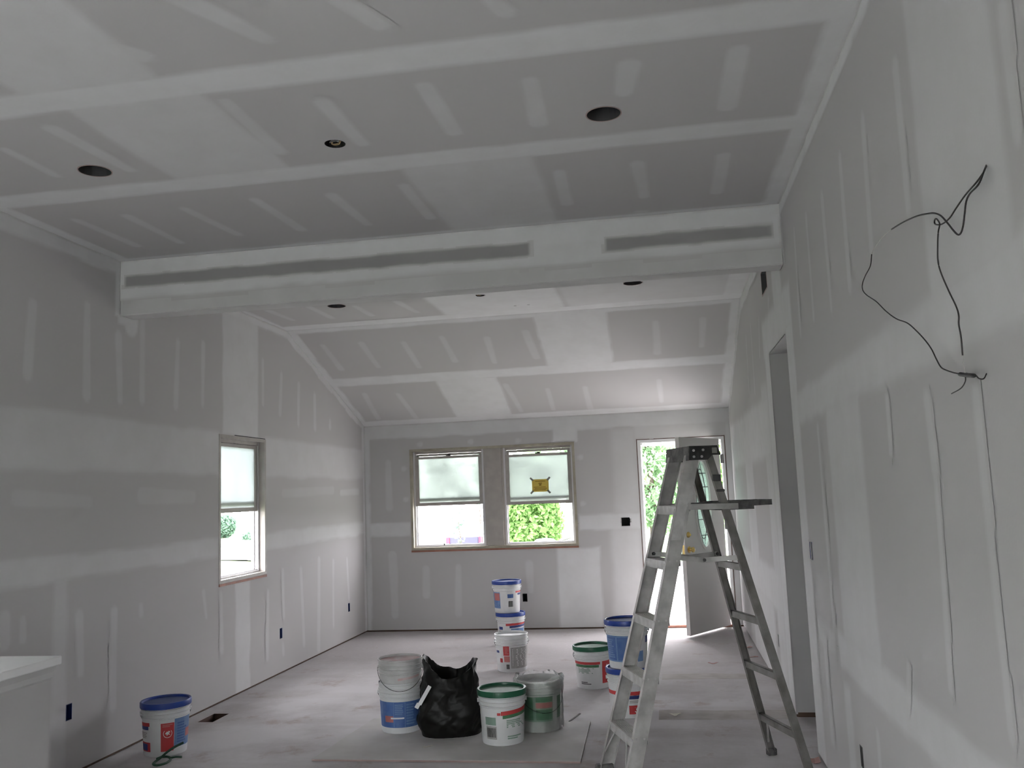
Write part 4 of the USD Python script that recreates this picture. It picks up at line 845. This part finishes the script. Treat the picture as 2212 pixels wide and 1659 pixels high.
for z in (0.225, 0.53, 0.82, 1.11):
    c = rr_(z, 1); v = c[1]
    obj('rear_brace', [bx(c[0]-0.016, c[0]-0.012, -v, v, z-0.018, z+0.018), bx(c[0]-0.016, c[0]+0.012, -v, v, z+0.015, z+0.018)], M['alurear'], lt)
for s in (1, -1):
    a, b = rr_(0.21, 1), rr_(0.08, 1)
    obj('foot_brace', cyl((a[0], s*(a[1]-0.07), 0.21), (b[0], s*(b[1]-0.008), 0.08), 0.006, 8), M['alu'], lt)
def flat(a, b, w, t):
    a, b = np.array(a, float), np.array(b, float); L = np.linalg.norm(b-a)
    m = bevbox(0, L, -t/2, t/2, -w/2, w/2, 0.001); e = (b-a)/L; z_ = np.array([0, 0, 1.0]); y_ = np.cross(z_, e); y_ /= np.linalg.norm(y_); z2 = np.cross(e, y_)
    return place(m, a, e, y_, z2)
for s in (1, -1):
    a = fr(1.185, s); b = rr_(1.165, s); a = a+np.array([0.0, -s*0.01, 0]); b = b+np.array([0, -s*0.01, 0]); mid = (a+b)/2+np.array([0.0, -s*0.045, -0.018])
    sp_ = obj('spreader', [flat(a, mid, 0.028, 0.003), flat(mid, b, 0.028, 0.003)], M['alu'], lt)
    obj('pivot', [cyl((q[0], q[1]-0.007, q[2]), (q[0], q[1]+0.007, q[2]), 0.009, 10) for q in (a, mid, b)], M['steel'], sp_)
# folding paint shelf on the rear rails
sh = obj('paint_shelf', [prism(Polygon([(0.05, -0.15), (0.33, -0.15), (0.435, -0.09), (0.435, 0.09), (0.33, 0.15), (0.05, 0.15)]), 0.006).apply_translation([0, 0, 1.458]),
    prism(Polygon([(0.10, -0.15), (0.33, -0.15), (0.435, -0.09), (0.435, 0.09), (0.33, 0.15), (0.10, 0.15)]).difference(Polygon([(0.108, -0.143), (0.328, -0.143), (0.428, -0.086), (0.428, 0.086), (0.328, 0.143), (0.108, 0.143)])), 0.03).apply_translation([0, 0, 1.44]),
    prism(Polygon([(0.10, -0.145), (0.30, -0.145), (0.30, 0.145), (0.10, 0.145)]).difference(Polygon([(0.106, -0.139), (0.294, -0.139), (0.294, 0.139), (0.106, 0.139)])), 0.022).apply_translation([0, 0, 1.422])], M['capgrey'], lt, label='black fold-out paint shelf')
for s in (1, -1):
    obj('shelf_arm', flat((fr(1.47, s)[0]+0.02, s*0.162, 1.448), (0.20, s*0.162, 1.442), 0.032, 0.004), M['alu'], lt)
side = Polygon([(-0.074, 1.700), (0.035, 1.700), (0.062, 1.725), (0.112, 1.725), (0.096, 1.775), (-0.066, 1.775)])
cp = [place(prism(side, 0.006), (0, s*0.172-0.003, 0), (1, 0, 0), (0, 0, 1), (0, -1, 0)).apply_translation([0, 0.006, 0]) for s in (1, -1)]
cp += [bevbox(-0.068, 0.098, -0.176, 0.176, 1.767, 1.777, 0.003)]
cap = obj('top_cap', cp, M['black'], lt, label='black plastic top cap')
obj('cap_front', place(prism(Polygon([(-0.176, 0), (0.176, 0), (0.172, 0.078), (-0.172, 0.078)]), 0.006), (-0.080, 0, 1.698), (0, 1, 0), (0.1, 0, 0.995), (1, 0, 0)), M['capgrey'], cap, label='dust-grey front of the cap')
obj('cap_bolt', [cyl((u, -0.1715, z), (u, -0.181, z), 0.007, 10) for u, z in ((-0.045, 1.752), (-0.045, 1.718), (0.0, 1.718), (0.01, 1.754))], M['l_grey'], cap)
obj('cap_label', bx(0.062, 0.09, -0.1785, -0.1755, 1.735, 1.765), M['tape'], cap)

# ---------------------------------------------------------------- hanging cable on the right wall
hc = thing('hanging_cable', 'thin dark cable looping loose from the right wall', 'cable', (0, 0, 0))
s1 = [(0.79,2.167,2.275),(0.775,2.151,2.252),(0.76,2.158,2.232),(0.76,2.233,2.228),(0.759,2.303,2.217),(0.759,2.352,2.209),(0.758,2.395,2.208),(0.758,2.434,2.214),(0.757,2.466,2.225),(0.757,2.47,2.235),(0.756,2.452,2.236),(0.756,2.431,2.22),(0.755,2.427,2.21),(0.755,2.443,2.196),(0.754,2.454,2.165),(0.754,2.465,2.126),(0.753,2.448,2.089),(0.753,2.401,2.029),(0.752,2.354,1.979),(0.752,2.342,1.953),(0.751,2.345,1.931),(0.751,2.338,1.898),(0.75,2.337,1.852)]
s2 = [(0.79,2.167,2.275),(0.775,2.146,2.253),(0.755,2.13,2.219),(0.754,2.186,2.216),(0.753,2.213,2.205),(0.752,2.229,2.179),(0.751,2.245,2.154),(0.75,2.262,2.142),(0.749,2.281,2.144),(0.748,2.307,2.163),(0.747,2.338,2.19),(0.746,2.381,2.223),(0.745,2.424,2.243),(0.744,2.471,2.257),(0.743,2.548,2.276),(0.742,2.633,2.292),(0.741,2.725,2.306),(0.74,2.825,2.318)]
s3 = [(0.74,2.825,2.318),(0.74,2.93,2.325),(0.74,3.036,2.321),(0.74,3.096,2.311)]
s4 = [(0.74,3.096,2.311),(0.741,3.131,2.28),(0.742,3.218,2.266),(0.744,3.278,2.252),(0.745,3.291,2.232),(0.746,3.247,2.203),(0.747,3.121,2.152),(0.748,3.018,2.1),(0.749,2.904,2.052),(0.751,2.795,2.018),(0.752,2.713,1.98),(0.753,2.638,1.938),(0.754,2.594,1.907),(0.755,2.566,1.877),(0.756,2.537,1.85),(0.758,2.505,1.837),(0.759,2.45,1.823),(0.76,2.407,1.814)]
sp = [(0.76,2.411,1.814),(0.76,2.352,1.804),(0.76,2.293,1.795)]
s5 = [(0.76,2.288,1.795),(0.765,2.285,1.787),(0.775,2.284,1.786),(0.79,2.306,1.8)]
s6 = [(0.76,2.363,1.805),(0.763,2.378,1.791),(0.767,2.428,1.779),(0.77,2.515,1.774)]
s7 = [(0.75,2.337,1.852),(0.753,2.348,1.838),(0.757,2.356,1.823),(0.76,2.364,1.809)]
obj('cable', tube(s1, 0.0021), M['wire'], hc, smooth=True); obj('cable', tube(s2, 0.0023), M['wire'], hc, smooth=True)
obj('bare_wire', tube(s3, 0.0014), M['wirewhite'], hc, smooth=True, label='stripped pale stretch of the cable'); obj('cable', tube(s4, 0.0019), M['wire'], hc, smooth=True)
obj('splice', tube(sp, np.r_[0.003, np.full(5, 0.0055), 0.006, np.full(5, 0.0055), 0.003]), M['black'], hc, smooth=True, label='black taped splice')
obj('cable', tube(s5, 0.0016), M['wire'], hc, smooth=True); obj('cable', tube(s6, 0.0016), M['wire'], hc, smooth=True); obj('bare_wire', tube(s7, 0.0010), M['wirewhite'], hc, smooth=True)

# ---------------------------------------------------------------- small things on the floor
cd = thing('cord', 'short dark green cord looped on the floor before the left bucket', 'cord', (0, 0, 0))
obj('strand', tube([(-3.06,5.39,.088),(-3.10,5.36,.07),(-3.14,5.34,.045),(-3.165,5.31,.02),(-3.175,5.26,.008),(-3.16,5.215,.008),(-3.12,5.195,.008),(-3.09,5.24,.008),(-3.10,5.31,.010),(-3.14,5.345,.014),(-3.175,5.335,.016),(-3.18,5.29,.018)], 0.007), M['cord'], cd, smooth=True)
obj('strand', tube([(-3.105,5.315,.016),(-3.085,5.345,.014),(-3.06,5.37,.007)], 0.006), M['cord'], cd, smooth=True)
def scrap(name, label, x, y, pts, mat, z=0.0, h=0.004, curl=0.01, cat='scrap'):
    m = prism(Polygon(pts), 0.002); m = m.subdivide().subdivide(); v = m.vertices.copy()
    v[:, 2] += 0.0015+curl*np.sin(v[:, 0]*40)**2; m.vertices = v
    return tag(obj(name, m.apply_translation([x, y, z]), M[mat]), label, cat, 'paper scraps on the floor')
scrap('paper_scrap', 'curled reddish scrap on the floor beyond the stepladder', 0.342, 8.266, [(-0.045, -0.01), (0.03, -0.02), (0.05, 0.012), (-0.03, 0.02)], 'redscrap')
scrap('paper_scrap', 'pale scrap on the floor right of the stepladder rail', -0.011, 6.46, [(-0.04, -0.02), (0.01, -0.035), (0.045, 0.0), (0.0, 0.035)], 'paperscrap')
scrap('paper_scrap', 'tiny pale scrap on the drywall offcut below the black bag', -1.54, 5.60, [(-0.02, -0.025), (0.03, 0.02), (0.02, 0.028), (-0.026, -0.02)], 'paperscrap', z=0.013, curl=0.003)
scrap('paper_scrap', 'brown scrap against the right wall near the door', 0.70, 9.05, [(-0.06, -0.02), (0.05, -0.03), (0.06, 0.02), (-0.04, 0.03)], 'redscrap')
scrap('paper_scrap', 'thin brown scrap against the right wall opposite the door shadow', 0.70, 8.55, [(-0.09, -0.015), (0.06, -0.01), (0.06, 0.02), (-0.07, 0.01)], 'redscrap')
scrap('paper_scrap', 'red-brown scrap at the foot of the right wall by the opening', 0.745, 5.42, [(-0.03, -0.04), (0.03, -0.05), (0.035, 0.05), (-0.02, 0.04)], 'redscrap')
ws = thing('lath_sliver', 'thin dull sliver beside the plastic-wrapped bucket', 'sliver', (-0.70, 6.30, 0.0))
obj('sliver', flat((-0.02, -0.07, 0.012), (0.04, 0.10, 0.024), 0.006, 0.012), M['capgrey'], ws)

# ---------------------------------------------------------------- outdoors
def gz(x, y):
    return -0.35-(0.004+0.032*math.exp(-((x+9)/4.0)**2))*max(0.0, y-10.6)
gx = np.linspace(-90, 60, 76); gy = np.r_[np.linspace(-60, 10.5, 12), np.linspace(11.5, 130, 60)]
GV = np.array([[x, y, gz(x, y)] for x in gx for y in gy]); ny = len(gy)
GF = [[i*ny+j, (i+1)*ny+j, (i+1)*ny+j+1, i*ny+j+1] for i in range(len(gx)-1) for j in range(ny-1)]
lw = tag(obj('lawn', (GV, np.array(GF)), M['lawn'], smooth=True), 'pale green lawn sloping away outside the windows', 'lawn', kind='structure')
def slab_on_ground(name, label, pts, mat, lift=0.03):
    V, F = [], []
    (x0, y0), (x1, y1) = pts
    xs, ys = np.linspace(x0, x1, 14), np.linspace(y0, y1, 24)
    V = np.array([[x, y, gz(x, y)+lift] for x in xs for y in ys]); n = len(ys)
    F = np.array([[i*n+j, (i+1)*n+j, (i+1)*n+j+1, i*n+j+1] for i in range(13) for j in range(n-1)])
    return tag(obj(name, (V, F), M[mat], smooth=True), label, 'pavement', kind='structure')
slab_on_ground('walkway', 'pale concrete walk outside the front door', ((-2.0, 10.7), (3.5, 24.0)), 'concrete')
slab_on_ground('driveway', 'white concrete driveway with the parked pickup', ((-21.0, 31.0), (-6.0, 64.0)), 'concrete')
slab_on_ground('patio', 'pale concrete patio added out of view to bounce light indoors', ((-12.0, -14.0), (10.0, 3.0)), 'concrete', 0.03)  # unseen slab added to bounce sky light up to the ceiling
slab_on_ground('road', 'pale street beyond the left lawn', ((-40.0, 15.0), (-8.0, 25.5)), 'concrete', 0.02)
obj('step', bx(-0.9, 1.4, 10.55, 11.6, -0.34, -0.16), M['concrete'], tag(UsdGeom.Xform.Define(stage, path_of('door_stoop')).GetPrim(), 'concrete stoop outside the front door', 'stoop', kind='structure'))

def leaves(n, centers, radii, size, seed, flat_=0.75):
    rg = np.random.default_rng(seed)
    w = np.array([r[0]*r[1]*r[2] for r in radii]); w = w/w.sum()
    which = rg.choice(len(centers), n, p=w)
    dirs = rg.normal(size=(n, 3)); dirs /= np.linalg.norm(dirs, axis=1, keepdims=True)
    rad_ = rg.uniform(0.45, 1.0, n)**0.5
    P = np.array(centers)[which]+dirs*rad_[:, None]*np.array(radii)[which]
    nrm = dirs*0.6+rg.normal(size=(n, 3))*0.6+[0, 0, 0.4]; nrm /= np.linalg.norm(nrm, axis=1, keepdims=True)
    t = np.cross(nrm, rg.normal(size=(n, 3))); t /= np.linalg.norm(t, axis=1, keepdims=True); b = np.cross(nrm, t)
    s = size*rg.uniform(0.6, 1.3, n)[:, None]
    V = np.stack([P-t*s, P-b*s*0.5+nrm*s*0.12, P+t*s, P+b*s*0.5+nrm*s*0.12], 1).reshape(-1, 3)
    i = np.arange(n)*4
    return trimesh.Trimesh(V, np.vstack([np.stack([i, i+1, i+2], 1), np.stack([i, i+2, i+3], 1)]), process=False)
def tree(name, label, cat, x, y, cs, rs, n, size, mat, seed, trunk=0.12, group=None):
    z = gz(x, y)
    r = thing(name, label, cat, (x, y, z), group=group)
    obj('foliage', leaves(n, cs, rs, size, seed), M[mat], r)
    top = max(c[2] for c in cs)
    pts = [(0, 0, -0.05), (0.05, 0.02, top*0.35), (-0.06, 0.05, top*0.7), (0, 0, top)]
    obj('trunk', tube(pts, np.linspace(trunk, trunk*0.3, 19), 8), M['bark'], r)
    obj('branch', [tube([(0, 0, top*0.35), ((c[0])*0.5, c[1]*0.5, (c[2]+top*0.35)/2), (c[0], c[1], c[2])], np.linspace(trunk*0.4, trunk*0.12, 13), 6) for c in cs[:6]], M['bark'], r)
    return r
tree('bush', 'dense bright green bush filling the right-hand front window', 'bush', -4.3, 29.0, [(0, 0, 1.4), (-0.25, 0.2, 1.0), (0.15, 0.1, 1.2), (0.1, -0.3, 2.4), (-0.2, 0, 2.2)], [(1.1, 0.8, 1.3), (0.8, 0.7, 1.0), (0.9, 0.7, 1.1), (1.0, 0.8, 1.1), (0.8, 0.8, 1.0)], 6000, 0.10, 'leaf1', 11, 0.06)
tree('bush', 'tall green bush beside the white shed outside', 'bush', -4.5, 32.6, [(0, 0, 1.4), (0.3, 0.1, 2.6), (-0.5, 0, 2.2), (0.1, 0, 3.4)], [(0.75, 0.7, 1.4), (0.6, 0.7, 1.2), (0.8, 0.8, 1.2), (0.7, 0.7, 1.1)], 5000, 0.10, 'leaf2', 12, 0.07)
tree('tree', 'pale sparse tree seen at the edge of the left-hand front sash', 'tree', -7.45, 36.0, [(0.0, 0, 3.2), (0.25, 0.2, 2.6), (0.4, 0, 4.2), (0.1, 0, 3.6)], [(0.9, 0.7, 0.6), (0.6, 0.5, 0.4), (0.9, 0.8, 0.8), (0.5, 0.5, 0.5)], 330, 0.08, 'leaf4', 13, 0.018)
tree('sapling', 'thin pale sapling in front of the parked pickup', 'tree', -7.60, 33.0, [(0, 0, 0.55), (0.05, 0, 1.25), (-0.1, 0, 1.75), (0.1, 0, 2.2)], [(0.22, 0.2, 0.40), (0.30, 0.3, 0.35), (0.3, 0.3, 0.4), (0.2, 0.2, 0.3)], 230, 0.075, 'leaf4', 14, 0.02)
tree('tree', 'leafy bright tree seen through the open front door', 'tree', -0.4, 29.0, [(0, 0, 2.2), (-0.9, 0, 3.2), (0.9, 0.2, 3.0), (0, 0.3, 4.4), (0.6, 0, 1.4), (-0.6, 0, 1.5), (0.5, 0, 5.2)], [(1.2, 1, 1.2), (1.0, 1, 1.1), (1.1, 1, 1.2), (1.3, 1, 1.2), (1.0, 0.9, 0.9), (0.9, 0.9, 0.9), (1.1, 1, 1)], 7000, 0.11, 'leaf2', 15, 0.12)
tree('tree', 'dense tree further back in the open doorway', 'tree', 1.2, 34.0, [(0, 0, 2.2), (-1.0, 0, 3.2), (1.0, 0.2, 3.0), (0, 0.3, 4.6), (0.6, 0, 1.4), (-1.2, 0, 1.4), (0, 0, 6)], [(1.3, 1, 1.3), (1.2, 1, 1.2), (1.2, 1, 1.2), (1.5, 1, 1.3), (1.2, 1, 1.0), (1.0, 1, 1.0), (1.4, 1, 1.1)], 6500, 0.13, 'leaf1', 16, 0.14)
tree('tree', 'large tree rising behind the bushes outside', 'tree', -3.2, 40.0, [(0, 0, 3.0), (-1.4, 0, 4.2), (1.6, 0.2, 4.0), (0, 0.3, 5.6), (2.4, 0, 2.6)], [(1.8, 1.2, 1.5), (1.6, 1.2, 1.4), (1.6, 1.2, 1.5), (1.9, 1.2, 1.5), (1.3, 1, 1.3)], 6000, 0.15, 'leaf2', 17, 0.18)
tree('shrub', 'round shrub on the lawn outside the left window', 'bush', -28.0, 54.0, [(0, 0, 0.7), (0.3, 0, 0.9), (-0.35, 0, 0.8)], [(0.8, 0.7, 0.75), (0.6, 0.6, 0.6), (0.6, 0.6, 0.6)], 2600, 0.10, 'leaf4', 18, 0.05)
tree('shrub', 'low hedge right of the round shrub outside the left window', 'bush', -24.0, 50.0, [(0, 0, 0.15), (1.2, 0, 0.2), (2.4, 0, 0.15)], [(0.8, 0.5, 0.35), (0.8, 0.5, 0.4), (0.8, 0.5, 0.35)], 2200, 0.09, 'leaf4', 19, 0.03)

# pickup seen from behind, down the driveway
TX, TY = -9.25, 41.0
pk = thing('pickup_truck', 'dark-tailed pickup truck with white cab and red tail lamps outside', 'truck', (TX, TY, gz(TX, TY)))
obj('bed', bevbox(-0.86, 0.86, 0.0, 2.0, 0.48, 1.12, 0.05), M['truck'], pk); obj('hood', bevbox(-0.84, 0.84, 3.2, 5.0, 0.48, 1.10, 0.06), M['truck'], pk)
obj('tailgate', bevbox(-0.66, 0.66, -0.03, 0.02, 0.56, 1.10, 0.02), M['truck'], pk)
cabm = trimesh.convex.convex_hull(np.array([(sx*w, y, z) for sx in (-1, 1) for w, y, z in ((0.85, 1.95, 0.5), (0.85, 3.7, 0.5), (0.85, 1.95, 1.15), (0.85, 3.8, 1.12), (0.70, 2.05, 1.68), (0.68, 3.0, 1.68))]))
cb = obj('cab', cabm, M['siding'], pk, label='white cab')
obj('rear_window', place(prism(Polygon([(-0.68, 1.2), (0.68, 1.2), (0.6, 1.6), (-0.6, 1.6)]), 0.01), (0, 1.96, 0.0), (1, 0, 0), (0, 0.08, 0.997), (0, -1, 0)), M['concrete'], cb)
for s in (-1, 1):
    lp = obj('tail_lamp', bevbox(s*0.78-0.09, s*0.78+0.09, -0.03, 0.05, 0.72, 1.10, 0.015), M['lamp_red'], pk)
    obj('reverse_lens', bevbox(s*0.78-0.07, s*0.78+0.07, -0.036, -0.02, 0.72, 0.82, 0.004), M['l_white'], lp)
    for yy in (0.7, 4.0): obj('wheel', cyl((s*0.66, yy, 0.36), (s*0.86, yy, 0.36), 0.36, 24), M['rubber'], pk)
bp = obj('bumper', bevbox(-0.86, 0.86, -0.16, -0.02, 0.40, 0.54, 0.03), M['chrome'], pk)
obj('license_plate', bx(-0.16, 0.16, -0.17, -0.16, 0.42, 0.52), M['l_white'], bp)
# white house beyond the driveway, white shed, covered cart
hz_ = gz(-19, 56)
hs = thing('house', 'white neighbouring house beyond the driveway', 'house', (-19.0, 58.0, hz_))
obj('wall', bx(-5.5, 6.6, 0, 6, -2.2, 3.4), M['siding'], hs)
obj('roof', trimesh.convex.convex_hull(np.array([(x, y, z) for x in (-5.5, 6.6) for y, z in ((-0.05, 3.4), (6.05, 3.4), (3, 5.6))])), M['siding'], hs)
hw_ = obj('window', bx(-3.6, -2.4, -0.04, 0.02, 1.2, 2.5), M['siding'], hs)
obj('pane', [bx(-3.5, -2.5, -0.05, -0.035, 1.3, 1.83), bx(-3.5, -2.5, -0.05, -0.035, 1.9, 2.4)], M['l_white'], hw_)
sz = gz(-2.9, 36)
sd = thing('shed', 'small white shed with grey roof behind the bushes', 'shed', (-2.95, 36.0, sz))
obj('wall', bx(-0.82, 1.0, 0, 1.6, 0, 1.46), M['siding'], sd)
obj('roof', trimesh.convex.convex_hull(np.array([(x, y, z) for x in (-0.98, 1.15) for y, z in ((-0.25, 1.44), (1.8, 1.44), (0.8, 1.85))])), M['roof'], sd)
w_ = obj('window', bx(-0.66, 0.34, -0.03, 0.01, 0.51, 1.24), M['siding'], sd)
obj('pane', [bx(-0.62, 0.30, -0.04, -0.025, 0.55, 0.86), bx(-0.62, 0.30, -0.04, -0.025, 0.92, 1.20)], M['truckglass'], w_)
cz = gz(-3.15, 24)
tc_ = thing('covered_cart', 'pale blue tarp-covered mound on the lawn below the right-hand window', 'tarp', (-3.2, 24.0, cz))
dm = lathe([(0.52, 0.0), (0.50, 0.25), (0.44, 0.5), (0.36, 0.68), (0.22, 0.78), (0, 0.81)], 32)
dm.vertices[:, 0] *= 1+0.08*np.sin(dm.vertices[:, 2]*9)
obj('tarp', dm, M['tarp'], tc_, smooth=40)
obj('hem', lathe([(0.535, 0.0), (0.54, 0.02), (0.53, 0.05), (0.515, 0.05)], 32), M['l_white'], tc_)
